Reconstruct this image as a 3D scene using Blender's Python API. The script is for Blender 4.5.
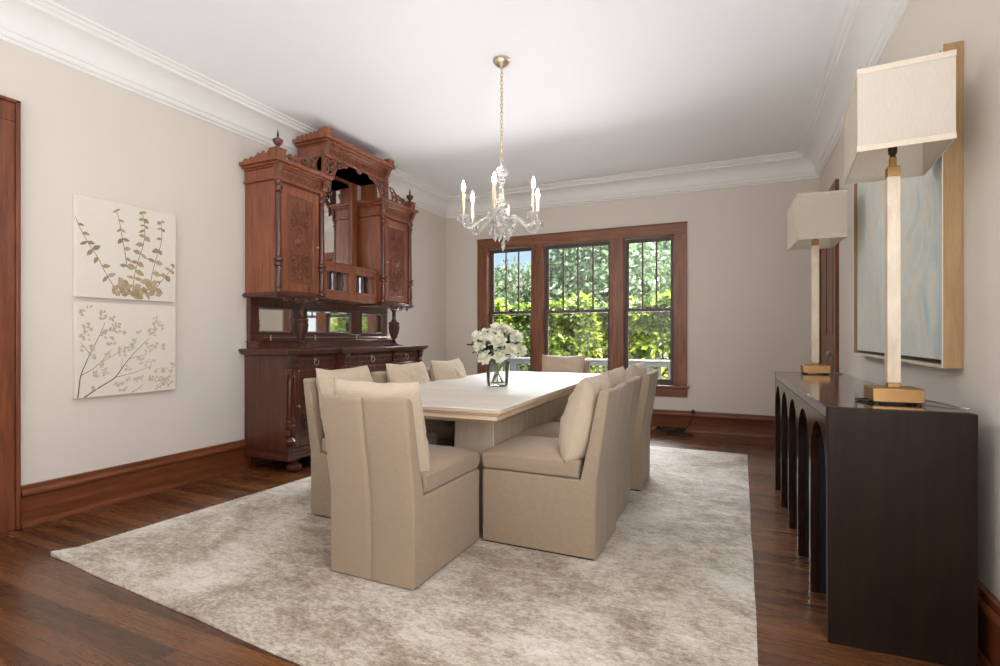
import bpy, bmesh, math, random
from math import sin, cos, pi, radians, sqrt
from mathutils import Vector, Matrix, noise

for o in list(bpy.data.objects):
    bpy.data.objects.remove(o)
S = bpy.context.scene
COL = S.collection
# ------------------------------------------------------------ camera, world, light, exposure
XL, XR, YB, ZC = -3.893, 0.80, 6.565, 3.11
YF = -2.4
cam_d = bpy.data.cameras.new('camera')
cam = bpy.data.objects.new('camera', cam_d)
COL.objects.link(cam)
cam.location = (0, 0, 1.14)
cam.rotation_euler = (radians(90), 0, 0.4316)
cam_d.sensor_width = 36.0
cam_d.lens = 518.0 / 1000.0 * 36.0
cam_d.shift_y = 0.003
cam_d.clip_start = 0.05
S.camera = cam

S.view_settings.view_transform = 'Standard'
S.view_settings.look = 'None'
S.view_settings.exposure = 0.12
S.view_settings.gamma = 1.0
S.view_settings.use_curve_mapping = False
try:
    S.cycles.use_denoising = True
    S.cycles.max_bounces = 10
    S.cycles.diffuse_bounces = 6
    S.cycles.transparent_max_bounces = 32
    S.cycles.sample_clamp_indirect = 8
except Exception:
    pass

W = bpy.data.worlds.new('world')
S.world = W
W.use_nodes = True
wn = W.node_tree
for n in list(wn.nodes):
    wn.nodes.remove(n)
w_out = wn.nodes.new('ShaderNodeOutputWorld')
w_bg = wn.nodes.new('ShaderNodeBackground')
w_tc = wn.nodes.new('ShaderNodeTexCoord')
w_sep = wn.nodes.new('ShaderNodeSeparateXYZ')
w_ramp = wn.nodes.new('ShaderNodeValToRGB')
w_ramp.color_ramp.elements[0].position = 0.0
w_ramp.color_ramp.elements[0].color = (0.92, 0.96, 1.0, 1)
w_ramp.color_ramp.elements[1].position = 0.38
w_ramp.color_ramp.elements[1].color = (0.26, 0.48, 0.90, 1)
e_ = w_ramp.color_ramp.elements.new(0.14)
e_.color = (0.50, 0.71, 0.97, 1)
wn.links.new(w_tc.outputs['Generated'], w_sep.inputs[0])
wn.links.new(w_sep.outputs['Z'], w_ramp.inputs[0])
wn.links.new(w_ramp.outputs[0], w_bg.inputs['Color'])
w_bg.inputs['Strength'].default_value = 1.15
wn.links.new(w_bg.outputs[0], w_out.inputs[0])

def light(name, kind, loc, direction, energy, color, **kw):
    d = bpy.data.lights.new(name, kind)
    o = bpy.data.objects.new(name, d)
    COL.objects.link(o)
    o.location = loc
    o.rotation_euler = Vector(direction).to_track_quat('-Z', 'Y').to_euler()
    d.energy = energy
    d.color = color
    for k, v in kw.items():
        setattr(d, k, v)
    return o

light('sun', 'SUN', (4, 0, 12), (-0.70, 0.45, -0.78), 17.0, (1.0, 0.95, 0.86), angle=0.01)
# area lamp added out of view above the garden, strengthening the window's sky light
light('garden_skylight', 'AREA', (-2.6, 11.6, 5.3), (0.16, -1, -0.5), 3600, (0.88, 0.94, 1.0), shape='RECTANGLE', size=6.0, size_y=2.6)
# lamp added at ground level outside, unseen, brightening the ceiling through the window
light('patio_bounce', 'AREA', (-2.0, 7.5, -0.36), (0, -1.1, 1), 900, (0.95, 0.975, 1.0), shape='RECTANGLE', size=6.0, size_y=1.6)
# added fill lamps: one behind the camera, one against the solid right wall
light('front_opening_daylight', 'AREA', (-1.4, YF + 0.1, 1.7), (-0.05, 1, 0.6), 8, (1.0, 0.98, 0.95),
      shape='RECTANGLE', size=4.2, size_y=2.2)
light('side_window_daylight', 'AREA', (XR - 0.05, 0.9, 1.7), (-1, 0.25, 0.0), 78, (0.97, 0.985, 1.0),
      shape='RECTANGLE', size=1.8, size_y=1.5)
# uplight added behind the camera to brighten the ceiling
light('ceiling_bounce_daylight', 'AREA', (-1.5, -1.4, 0.5), (0, 0.12, 1), 135, (0.90, 0.95, 1.0),
      shape='RECTANGLE', size=4.0, size_y=1.6)
# the window itself: a portal so the sky is sampled through it
_p = light('window_portal', 'AREA', (-1.96, YB + 0.16, 1.45), (0, -1, 0), 1, (1, 1, 1), shape='RECTANGLE', size=2.55, size_y=1.87)
_p.data.cycles.is_portal = True

# ------------------------------------------------------------ materials
MATS = {}
def lin(c):
    return tuple((x / 12.92 if x <= 0.04045 else ((x + 0.055) / 1.055) ** 2.4) for x in c)
def rgb(r, g, b):
    return lin((r / 255, g / 255, b / 255)) + (1,)
class NT:
    def __init__(s, name):
        s.m = bpy.data.materials.new(name)
        s.m.use_nodes = True
        s.t = s.m.node_tree
        s.b = s.t.nodes['Principled BSDF']
        s.out = s.t.nodes['Material Output']
    def n(s, kind, **kw):
        nd = s.t.nodes.new('ShaderNode' + kind)
        for k, v in kw.items():
            if hasattr(nd, k):
                setattr(nd, k, v)
        return nd
    def l(s, a, b):
        s.t.links.new(a, b)
    def coord(s, scale=(1, 1, 1), rot=(0, 0, 0), kind='Object'):
        tc = s.n('TexCoord')
        mp = s.n('Mapping')
        mp.inputs['Scale'].default_value = scale
        mp.inputs['Rotation'].default_value = rot
        s.l(tc.outputs[kind], mp.inputs[0])
        return mp.outputs[0]
    def noise(s, vec, scale, detail=4, rough=0.55, dist=0.0):
        t = s.n('TexNoise')
        t.inputs['Scale'].default_value = scale
        t.inputs['Detail'].default_value = detail
        t.inputs['Roughness'].default_value = rough
        t.inputs['Distortion'].default_value = dist
        if vec is not None:
            s.l(vec, t.inputs['Vector'])
        return t.outputs['Fac']
    def ramp(s, fac, stops):
        r = s.n('ValToRGB')
        el = r.color_ramp.elements
        el[0].position, el[0].color = stops[0]
        el[1].position, el[1].color = stops[-1]
        for p, c in stops[1:-1]:
            e = el.new(p)
            e.color = c
        s.l(fac, r.inputs[0])
        return r.outputs[0]
    def mix(s, fac, a, b, blend='MIX'):
        m = s.n('Mix')
        m.data_type = 'RGBA'
        m.blend_type = blend
        for sock, v in ((m.inputs[0], fac), (m.inputs[6], a), (m.inputs[7], b)):
            if hasattr(v, 'default_value') or hasattr(v, 'is_linked'):
                s.l(v, sock)
            else:
                sock.default_value = v
        return m.outputs[2]
    def bump(s, h, strength=0.2, dist=0.01):
        b = s.n('Bump')
        b.inputs['Strength'].default_value = strength
        b.inputs['Distance'].default_value = dist
        s.l(h, b.inputs['Height'])
        s.l(b.outputs[0], s.b.inputs['Normal'])
    def set(s, **kw):
        for k, v in kw.items():
            i = s.b.inputs[k.replace('_', ' ')]
            if hasattr(v, 'is_linked'):
                s.l(v, i)
            else:
                i.default_value = v
        return s

def m_plain(name, c, rough=0.5, metal=0.0, spec=0.5, var=0.06, vs=6.0):
    k = NT(name)
    f = k.noise(k.coord(), vs, 3)
    d = tuple(max(0, x * (1 - var)) for x in c[:3]) + (1,)
    u = tuple(min(1, x * (1 + var)) for x in c[:3]) + (1,)
    k.set(Base_Color=k.ramp(f, [(0.3, d), (0.7, u)]), Roughness=rough, Metallic=metal)
    k.b.inputs['Specular IOR Level'].default_value = spec
    return k.m
def m_wood(name, dark, mid, light_, axis='z', rough=0.35, sc=1.0, bump=0.08, coat=0.0):
    k = NT(name)
    st = {'x': (1.2, 16, 16), 'y': (16, 1.2, 16), 'z': (16, 16, 1.2)}[axis]
    v = k.coord(tuple(x * sc for x in st))
    f = k.noise(v, 1.6, 6, 0.62, 0.6)
    v2 = k.coord(tuple(x * sc * 5 for x in st))
    g = k.noise(v2, 2.0, 3, 0.6)
    c = k.ramp(f, [(0.28, dark), (0.5, mid), (0.75, light_)])
    c = k.mix(0.25, c, k.ramp(g, [(0.3, dark), (0.7, light_)]), 'MIX')
    k.set(Base_Color=c, Roughness=rough)
    k.b.inputs['Coat Weight'].default_value = coat
    k.b.inputs['Coat Roughness'].default_value = 0.15
    k.bump(g, bump, 0.004)
    return k.m
def m_fabric(name, c, weave=420, rough=0.95, var=0.10):
    k = NT(name)
    v = k.coord()
    w1 = k.noise(k.coord((weave, weave * 0.12, weave * 0.12)), 1.0, 2)
    w2 = k.noise(k.coord((weave * 0.12, weave * 0.12, weave)), 1.0, 2)
    d = tuple(x * (1 - var) for x in c[:3]) + (1,)
    u = tuple(min(1, x * (1 + var)) for x in c[:3]) + (1,)
    a = k.ramp(w1, [(0.3, d), (0.7, u)])
    b = k.ramp(w2, [(0.3, d), (0.7, u)])
    col = k.mix(0.5, a, b)
    k.set(Base_Color=col, Roughness=rough)
    k.b.inputs['Specular IOR Level'].default_value = 0.15
    k.b.inputs['Sheen Weight'].default_value = 0.15
    ad = k.n('Math', operation='ADD')
    k.l(w1, ad.inputs[0]); k.l(w2, ad.inputs[1])
    k.bump(ad.outputs[0], 0.25, 0.002)
    return k.m
def m_glass(name, tint=(1, 1, 1, 1), refl=0.06, rough=0.0):
    k = NT(name)
    tr = k.n('BsdfTransparent'); tr.inputs[0].default_value = tint
    gl = k.n('BsdfGlossy'); gl.inputs['Roughness'].default_value = rough
    lw = k.n('LayerWeight'); lw.inputs[0].default_value = 0.25
    mu = k.n('Math', operation='MULTIPLY_ADD')
    k.l(lw.outputs['Fresnel'], mu.inputs[0]); mu.inputs[1].default_value = 0.9; mu.inputs[2].default_value = refl
    mu.use_clamp = True
    mx = k.n('MixShader')
    k.l(mu.outputs[0], mx.inputs[0]); k.l(tr.outputs[0], mx.inputs[1]); k.l(gl.outputs[0], mx.inputs[2])
    k.l(mx.outputs[0], k.out.inputs[0])
    return k.m
def m_emit(name, c, st):
    k = NT(name)
    k.set(Base_Color=c, Emission_Color=c, Emission_Strength=st)
    return k.m
def m_leaf(name, cols, rough=0.45, trans=0.25, nz=0.7):
    k = NT(name)
    g = k.n('NewGeometry')
    pos = k.noise(k.coord(kind='Object'), nz, 3)
    ad = k.n('Math', operation='MULTIPLY_ADD')
    k.l(g.outputs['Random Per Island'], ad.inputs[0]); ad.inputs[1].default_value = 0.6
    sb = k.n('Math', operation='MULTIPLY_ADD')
    k.l(pos, sb.inputs[0]); sb.inputs[1].default_value = 1.6; sb.inputs[2].default_value = -0.6
    k.l(sb.outputs[0], ad.inputs[2])
    n = len(cols)
    c = k.ramp(ad.outputs[0], [(0.08 + 0.84 * i / (n - 1), cols[i]) for i in range(n)])
    k.set(Base_Color=c, Roughness=rough)
    tl = k.n('BsdfTranslucent'); k.l(c, tl.inputs[0])
    mx = k.n('MixShader'); mx.inputs[0].default_value = trans
    k.l(k.b.outputs[0], mx.inputs[1]); k.l(tl.outputs[0], mx.inputs[2]); k.l(mx.outputs[0], k.out.inputs[0])
    return k.m

M = {}
M['wall'] = m_plain('wall_paint', rgb(218, 210, 200), 0.85, spec=0.2, var=0.012, vs=1.5)
M['ceil'] = m_plain('ceiling_paint', rgb(240, 241, 243), 0.9, spec=0.15, var=0.008, vs=1.0)
M['white'] = m_plain('trim_white_paint', rgb(235, 234, 231), 0.55, spec=0.35, var=0.008)
CW = (rgb(74, 36, 20), rgb(114, 60, 35), rgb(144, 86, 54))
M['trim_x'] = m_wood('stained_trim_across', *CW, axis='x', rough=0.34)
M['trim_y'] = m_wood('stained_trim_along', *CW, axis='y', rough=0.34)
M['trim_z'] = m_wood('stained_trim_upright', *CW, axis='z', rough=0.34)
WT = (rgb(88, 50, 32), rgb(128, 80, 55), rgb(158, 108, 80))  # same stain as the other trim, paled: window haze put into the colour
M['wtrim_x'] = m_wood('window_trim_across', *WT, axis='x', rough=0.36)
M['wtrim_z'] = m_wood('window_trim_upright', *WT, axis='z', rough=0.36)
M['sash'] = m_plain('window_sash_brown', rgb(88, 76, 72), 0.5)
M['glass'] = m_glass('window_glass', (1, 1, 1, 1), 0.03)
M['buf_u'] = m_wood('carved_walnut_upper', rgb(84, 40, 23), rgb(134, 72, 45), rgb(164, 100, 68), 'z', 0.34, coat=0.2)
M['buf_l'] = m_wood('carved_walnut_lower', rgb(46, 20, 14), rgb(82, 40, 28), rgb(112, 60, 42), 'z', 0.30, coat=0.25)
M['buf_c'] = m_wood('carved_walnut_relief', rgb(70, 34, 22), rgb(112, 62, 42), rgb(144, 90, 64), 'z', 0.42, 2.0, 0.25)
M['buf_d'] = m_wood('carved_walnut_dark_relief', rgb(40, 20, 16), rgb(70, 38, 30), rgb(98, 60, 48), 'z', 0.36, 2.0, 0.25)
k = NT('mirror_silver'); k.set(Base_Color=(0.90, 0.90, 0.88, 1), Metallic=1.0, Roughness=0.03)
k.set(Roughness=k.ramp(k.noise(k.coord(), 3, 2), [(0.3, (0.02,) * 3 + (1,)), (0.8, (0.06,) * 3 + (1,))])); M['mirror'] = k.m
M['linen'] = m_fabric('beige_linen', rgb(158, 139, 119))
M['linen_p'] = m_fabric('beige_linen_cushion', rgb(190, 172, 151))
M['shade'] = NT('lamp_shade_linen')
k = M['shade']; w = k.noise(k.coord((300, 300, 40)), 1.0, 2)
c_ = k.ramp(w, [(0.3, rgb(229, 221, 209)), (0.7, rgb(236, 229, 218))])
df = k.n('BsdfDiffuse'); tl = k.n('BsdfTranslucent'); mx = k.n('MixShader'); mx.inputs[0].default_value = 0.5
k.l(c_, df.inputs[0]); k.l(c_, tl.inputs[0]); k.l(df.outputs[0], mx.inputs[1]); k.l(tl.outputs[0], mx.inputs[2]); k.l(mx.outputs[0], k.out.inputs[0])
M['shade'] = k.m
M['shade_trim'] = m_fabric('lamp_shade_binding', rgb(206, 192, 174), 300)
M['brass'] = m_plain('brushed_brass', rgb(164, 126, 82), 0.38, metal=0.9, var=0.05, vs=20)
M['brass_a'] = m_plain('antique_brass', rgb(206, 190, 164), 0.32, metal=0.9, var=0.05, vs=20)
k = NT('alabaster'); f = k.noise(k.coord((1, 1, 0.4)), 14, 5, 0.6, 0.8)
k.set(Base_Color=k.ramp(f, [(0.3, rgb(200, 180, 154)), (0.55, rgb(218, 202, 180)), (0.75, rgb(230, 217, 200))]), Roughness=0.35); M['alab'] = k.m
M['table_top'] = m_wood('bleached_oak_top', rgb(196, 184, 170), rgb(209, 199, 187), rgb(219, 211, 200), 'x', 0.46, 0.5, 0.02)
M['table_edge'] = m_wood('bleached_oak_edge', rgb(186, 160, 132), rgb(208, 184, 156), rgb(222, 202, 178), 'x', 0.4, 0.6, 0.04)
M['table_leg'] = m_wood('greyed_oak_base', rgb(158, 140, 122), rgb(176, 160, 142), rgb(190, 176, 160), 'z', 0.5, 0.8, 0.05)
M['console'] = m_wood('espresso_oak', rgb(24, 13, 8), rgb(40, 23, 15), rgb(56, 35, 24), 'z', 0.26, 1.2, 0.03, coat=0.6)
M['console_e'] = m_wood('espresso_oak_end', rgb(24, 13, 8), rgb(34, 20, 12), rgb(44, 27, 18), 'z', 0.5, 1.2, 0.02)
M['console_e'].node_tree.nodes['Principled BSDF'].inputs['Specular IOR Level'].default_value = 0.25
M['console_t'] = m_wood('espresso_oak_top', rgb(40, 27, 22), rgb(58, 40, 32), rgb(74, 54, 44), 'y', 0.13, 1.2, 0.01, coat=0.6)
M['console_in'] = m_wood('espresso_oak_inside', rgb(10, 7, 6), rgb(15, 10, 8), rgb(22, 15, 12), 'z', 0.6, 1.2, 0.02)  # near-black copy of the oak: shade of the recesses put into the colour
M['oak'] = m_wood('pale_oak_frame', rgb(134, 102, 64), rgb(156, 124, 83), rgb(174, 143, 102), 'z', 0.45, 1.5, 0.05)
M['silver'] = m_plain('pale_silver_leaf', rgb(222, 214, 200), 0.4, metal=0.2)
M['black'] = m_plain('black_rubber', rgb(24, 23, 22), 0.5)
M['bronze'] = m_plain('dark_bronze', rgb(70, 52, 36), 0.35, metal=0.8)
M['pewter'] = m_plain('aged_pewter', rgb(176, 172, 166), 0.3, metal=0.9)
M['canvas'] = m_fabric('canvas_cloth', rgb(224, 216, 205), 500, var=0.03)
M['print_a'] = m_leaf('print_gold_leaf', [rgb(138, 116, 90), rgb(164, 143, 113), rgb(182, 162, 132)], 0.9, 0.0, 3)
M['print_b'] = m_leaf('print_blossom', [rgb(180, 162, 134), rgb(196, 180, 154), rgb(208, 194, 170)], 0.9, 0.0, 3)
M['print_s'] = m_plain('print_stem', rgb(108, 88, 72), 0.9)
M['candle'] = m_plain('candle_sleeve_ivory', rgb(222, 208, 182), 0.5)
M['bulb'] = m_emit('lit_candle_bulb', (1.0, 0.96, 0.93, 1), 270.0)
M['petal'] = m_leaf('white_petals', [rgb(236, 236, 212), rgb(246, 244, 230), rgb(251, 249, 240)], 0.6, 0.2, 10)
M['stem'] = m_plain('green_stem', rgb(92, 112, 62), 0.5)
M['fleaf'] = m_leaf('bouquet_leaves', [rgb(30, 46, 26), rgb(52, 72, 40), rgb(78, 100, 56)], 0.4, 0.15, 8)
k = NT('crystal'); k.set(Base_Color=(0.97, 0.96, 0.94, 1), Roughness=0.03, IOR=1.5, Transmission_Weight=0.86)
k.set(Roughness=k.ramp(k.noise(k.coord(), 30, 2), [(0.3, (0.02,) * 3 + (1,)), (0.8, (0.12,) * 3 + (1,))])); M['crystal'] = k.m
k = NT('crystal_dish'); k.set(Base_Color=(0.95, 0.94, 0.92, 1), Roughness=0.06, IOR=1.5, Transmission_Weight=0.35)
k.set(Roughness=k.ramp(k.noise(k.coord(), 30, 2), [(0.3, (0.03,) * 3 + (1,)), (0.8, (0.14,) * 3 + (1,))])); M['crystal_dish'] = k.m
M['vase'] = m_glass('vase_glass', (0.985, 0.99, 0.985, 1), 0.04)
M['water'] = m_glass('vase_water', (0.97, 0.985, 0.975, 1), 0.01)

# floor: quarter-sawn oak strips running across the room
k = NT('oak_strip_floor')
br = k.n('TexBrick'); br.offset = 0.37; br.squash = 1.0
k.l(k.coord(), br.inputs['Vector'])
br.inputs['Scale'].default_value = 1.0
br.inputs['Brick Width'].default_value = 1.35
br.inputs['Row Height'].default_value = 0.058
br.inputs['Mortar Size'].default_value = 0.0009
br.inputs['Mortar Smooth'].default_value = 0.1
br.inputs['Bias'].default_value = 0.0
br.inputs['Color1'].default_value = rgb(118, 74, 42)
br.inputs['Color2'].default_value = rgb(68, 38, 20)
br.inputs['Mortar'].default_value = rgb(34, 19, 12)
g1 = k.noise(k.coord((3.0, 46, 1)), 1.3, 6, 0.65, 1.2)
g2 = k.noise(k.coord((16, 90, 1)), 1.5, 4, 0.6, 2.0)
gr = k.ramp(g1, [(0.30, (0.55, 0.52, 0.50, 1)), (0.55, (1.0, 1.0, 1.0, 1)), (0.75, (1.28, 1.25, 1.2, 1))])
c1 = k.mix(0.6, br.outputs['Color'], gr, 'MULTIPLY')
fl_ = k.ramp(g2, [(0.56, (1, 1, 1, 1)), (0.68, (1.5, 1.45, 1.4, 1))])
c1 = k.mix(0.55, c1, fl_, 'MULTIPLY')
k.set(Base_Color=c1, Roughness=k.ramp(g1, [(0.2, (0.22,) * 3 + (1,)), (0.8, (0.34,) * 3 + (1,))]))
k.b.inputs['Coat Weight'].default_value = 0.25
k.b.inputs['Coat Roughness'].default_value = 0.18
k.bump(br.outputs['Fac'], 0.15, 0.001)
M['floor'] = k.m
# rug: worn abstract weave, cream over grey-brown
k = NT('worn_rug_weave')
v = k.coord()
a = k.noise(v, 1.5, 8, 0.68, 0.5)
b = k.noise(k.coord((3.2, 9, 3)), 1.5, 9, 0.78, 0.8)
fine = k.noise(k.coord((50, 85, 50)), 1.0, 4, 0.75)
st2 = k.noise(k.coord((14, 30, 14)), 1.0, 6, 0.8, 0.6)
ad = k.n('Math', operation='MULTIPLY_ADD'); k.l(b, ad.inputs[0]); ad.inputs[1].default_value = 0.9
am = k.n('Math', operation='MULTIPLY'); k.l(a, am.inputs[0]); am.inputs[1].default_value = 2.0; k.l(am.outputs[0], ad.inputs[2])
ad2 = k.n('Math', operation='MULTIPLY_ADD'); k.l(fine, ad2.inputs[0]); ad2.inputs[1].default_value = 1.4; k.l(ad.outputs[0], ad2.inputs[2])
ad3 = k.n('Math', operation='MULTIPLY_ADD'); k.l(st2, ad3.inputs[0]); ad3.inputs[1].default_value = 0.8; k.l(ad2.outputs[0], ad3.inputs[2])
mr = k.n('MapRange'); mr.inputs[1].default_value = 1.95; mr.inputs[2].default_value = 3.15
k.l(ad3.outputs[0], mr.inputs[0])
c = k.ramp(mr.outputs[0], [(0.18, rgb(122, 105, 87)), (0.42, rgb(162, 147, 129)), (0.62, rgb(193, 182, 168)), (0.88, rgb(215, 209, 200))])
k.set(Base_Color=c, Roughness=0.95)
k.b.inputs['Sheen Weight'].default_value = 0.2
k.bump(fine, 0.35, 0.004)
M['rug'] = k.m
# abstract painting
k = NT('abstract_paint')
v = k.coord()
a = k.noise(k.coord((1, 1.2, 0.9)), 2.2, 8, 0.62, 1.5)
b = k.noise(k.coord((1, 2.5, 2.5)), 1.1, 5, 0.6, 2.5)
ca = k.ramp(a, [(0.30, rgb(160, 186, 192)), (0.45, rgb(200, 216, 218)), (0.58, rgb(230, 230, 222)), (0.72, rgb(178, 204, 208))])
cb = k.ramp(b, [(0.4, rgb(222, 212, 192)), (0.6, rgb(210, 220, 220))])
sp = k.n('SeparateXYZ'); k.l(v, sp.inputs[0])
mr = k.n('MapRange'); mr.inputs[1].default_value = 0.1; mr.inputs[2].default_value = 0.8; mr.inputs[3].default_value = 0.15; mr.inputs[4].default_value = 0.75
k.l(sp.outputs['Y'], mr.inputs[0])
k.set(Base_Color=k.mix(mr.outputs[0], ca, cb), Roughness=0.6)
k.bump(a, 0.3, 0.006)
M['abstract'] = k.m
M['hedge'] = m_leaf('magnolia_leaves', [rgb(46, 66, 20), rgb(96, 122, 38), rgb(160, 174, 60), rgb(214, 206, 104)], 0.35, 0.3)
M['treeleaf'] = m_leaf('pale_tree_leaves', [rgb(72, 94, 64), rgb(106, 130, 92), rgb(144, 164, 126), rgb(180, 190, 164)], 0.45, 0.35)
M['bark'] = m_wood('bark', rgb(52, 42, 34), rgb(82, 68, 56), rgb(112, 96, 80), 'z', 0.9, 1.0, 0.5)
M['lawn'] = m_plain('pale_stone_patio', rgb(214, 208, 198), 0.9, var=0.06, vs=3)  # ground made pale so it throws sunlight up to the ceiling
M['siding'] = m_plain('house_siding', rgb(118, 104, 100), 0.8)
M['roof'] = m_plain('roof_shingle', rgb(120, 112, 110), 0.9, var=0.2, vs=12)
M['railgrey'] = m_plain('rail_grey_paint', rgb(44, 48, 50), 0.6)
M['railcap'] = m_plain('rail_cap_paint', rgb(46, 48, 50), 0.6)
M['railwhite'] = m_plain('rail_white_paint', rgb(100, 100, 98), 0.6)

# ------------------------------------------------------------ mesh helpers
class B:
    def __init__(s):
        s.bm = bmesh.new()
    def box(s, x0, x1, y0, y1, z0, z1, rot=None, piv=None):
        vs = [s.bm.verts.new((x, y, z)) for x in (x0, x1) for y in (y0, y1) for z in (z0, z1)]
        if rot is not None:
            p = Vector(piv or ((x0 + x1) / 2, (y0 + y1) / 2, (z0 + z1) / 2))
            for v in vs:
                v.co = p + rot @ (v.co - p)
        for f in ((0, 1, 3, 2), (4, 6, 7, 5), (0, 4, 5, 1), (2, 3, 7, 6), (0, 2, 6, 4), (1, 5, 7, 3)):
            s.bm.faces.new([vs[i] for i in f])
        return s
    def lathe(s, prof, c=(0, 0, 0), seg=20, axis='z', sq=1.0):
        rings = []
        for r, h in prof:
            ring = []
            for i in range(seg):
                a = 2 * pi * i / seg
                p = (r * cos(a), r * sin(a) * sq, h)
                if axis == 'x':
                    p = (h, p[0], p[1])
                elif axis == 'y':
                    p = (p[0], h, p[1])
                ring.append(s.bm.verts.new((c[0] + p[0], c[1] + p[1], c[2] + p[2])))
            rings.append(ring)
        for a, b in zip(rings, rings[1:]):
            for i in range(seg):
                j = (i + 1) % seg
                s.bm.faces.new((a[i], a[j], b[j], b[i]))
        s.bm.faces.new(rings[0][::-1])
        s.bm.faces.new(rings[-1])
        return s
    def tube(s, pts, r, seg=8, closed=False, flat=None):
        pts = [Vector(p) for p in pts]
        n = len(pts)
        rad = r if callable(r) else (lambda t: r)
        rings = []
        up = None
        for i, p in enumerate(pts):
            if closed:
                t = pts[(i + 1) % n] - pts[i - 1]
            else:
                t = pts[min(i + 1, n - 1)] - pts[max(i - 1, 0)]
            if t.length < 1e-9:
                t = Vector((0, 0, 1))
            t.normalize()
            if up is None:
                up = Vector((0, 0, 1)) if abs(t.z) < 0.9 else Vector((1, 0, 0))
            a = t.cross(up)
            if a.length < 1e-6:
                a = t.orthogonal()
            a.normalize()
            b = a.cross(t).normalized()
            up = b
            rr = rad(i / max(1, n - 1))
            ring = []
            for q in range(seg):
                th = 2 * pi * q / seg
                o = a * cos(th) * rr + b * sin(th) * rr
                if flat:
                    o = Vector((o.x * flat[0], o.y * flat[1], o.z * flat[2]))
                ring.append(s.bm.verts.new(p + o))
            rings.append(ring)
        m = n if closed else n - 1
        for i in range(m):
            a, b = rings[i], rings[(i + 1) % n]
            for q in range(seg):
                w = (q + 1) % seg
                s.bm.faces.new((a[q], a[w], b[w], b[q]))
        if not closed:
            s.bm.faces.new(rings[0][::-1]); s.bm.faces.new(rings[-1])
        return s
    def prism(s, poly, lo, hi, axis='y'):
        # poly: 2-D points; axis: the extrusion axis; plane order (x,z) for y, (y,z) for x, (x,y) for z
        def P(p, h):
            if axis == 'y':
                return (p[0], h, p[1])
            if axis == 'x':
                return (h, p[0], p[1])
            return (p[0], p[1], h)
        a = [s.bm.verts.new(P(p, lo)) for p in poly]
        b = [s.bm.verts.new(P(p, hi)) for p in poly]
        s.bm.faces.new(a[::-1]); s.bm.faces.new(b)
        n = len(poly)
        for i in range(n):
            j = (i + 1) % n
            s.bm.faces.new((a[i], a[j], b[j], b[i]))
        return s
    def ball(s, c, r, seg=12, rings=8):
        rx, ry, rz = r if isinstance(r, tuple) else (r, r, r)
        pr = [(max(1e-4, sin(pi * i / rings)), -cos(pi * i / rings)) for i in range(rings + 1)]
        n0 = len(s.bm.verts)
        s.lathe(pr, (0, 0, 0), seg)
        s.bm.verts.ensure_lookup_table()
        for v in list(s.bm.verts)[n0:]:
            v.co = Vector((c[0] + v.co.x * rx, c[1] + v.co.y * ry, c[2] + v.co.z * rz))
        return s
    def grid(s, fn, nu, nv, close_u=False):
        vs = [[s.bm.verts.new(fn(i / nu, j / nv)) for j in range(nv + 1)] for i in range(nu + (0 if close_u else 1))]
        n = len(vs)
        for i in range(nu):
            for j in range(nv):
                a, b = vs[i], vs[(i + 1) % n]
                s.bm.faces.new((a[j], b[j], b[j + 1], a[j + 1]))
        return s
    def quad(s, *pts):
        s.bm.faces.new([s.bm.verts.new(p) for p in pts])
        return s
    def build(s, name, mat, parent=None, bevel=0.0, seg=2, smooth=True, loc=None):
        bm = s.bm
        bmesh.ops.recalc_face_normals(bm, faces=bm.faces)
        me = bpy.data.meshes.new(name)
        bm.to_mesh(me)
        bm.free()
        me.materials.append(mat)
        if smooth:
            for p in me.polygons:
                p.use_smooth = True
            try:
                me.set_sharp_from_angle(angle=radians(38))
            except Exception:
                pass
        o = bpy.data.objects.new(name, me)
        COL.objects.link(o)
        if parent is not None:
            o.parent = parent
        if loc is not None:
            o.location = loc
        if bevel > 0:
            b = o.modifiers.new('bevel', 'BEVEL')
            b.width = bevel; b.segments = seg; b.limit_method = 'ANGLE'; b.angle_limit = radians(35)
            b.harden_normals = False
        return o
def thing(name, label, cat, loc=(0, 0, 0), rz=0.0, group=None):
    o = bpy.data.objects.new(name, None)
    o.empty_display_size = 0.1
    COL.objects.link(o)
    o.location = loc
    o.rotation_euler = (0, 0, rz)
    return tag(o, label, cat, group)
def tag(o, label, cat, group=None, kind=None):
    o['label'] = label
    o['category'] = cat
    if group: o['group'] = group
    if kind: o['kind'] = kind
    return o
def struct(o, label=None, cat=None):
    o['kind'] = 'structure'
    if label: o['label'] = label
    if cat: o['category'] = cat
    return o
def kids(o):
    return [c for c in bpy.data.objects if c.parent == o]
def copy_tree(o, kidmap):
    c = o.copy(); COL.objects.link(c)
    for ch in kidmap.get(o, []):
        d = ch.copy(); COL.objects.link(d); d.parent = c
        for g in kidmap.get(ch, []):
            e = g.copy(); COL.objects.link(e); e.parent = d
    return c
def kmap():
    m = {}
    for o in bpy.data.objects:
        if o.parent is not None:
            m.setdefault(o.parent, []).append(o)
    return m
def spiral(cx, cy, r0, r1, a0, turns, n=22):
    out = []
    for i in range(n + 1):
        t = i / n
        r = r0 + (r1 - r0) * t
        a = a0 + turns * 2 * pi * t
        out.append((cx + r * cos(a), cy + r * sin(a)))
    return out

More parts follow.
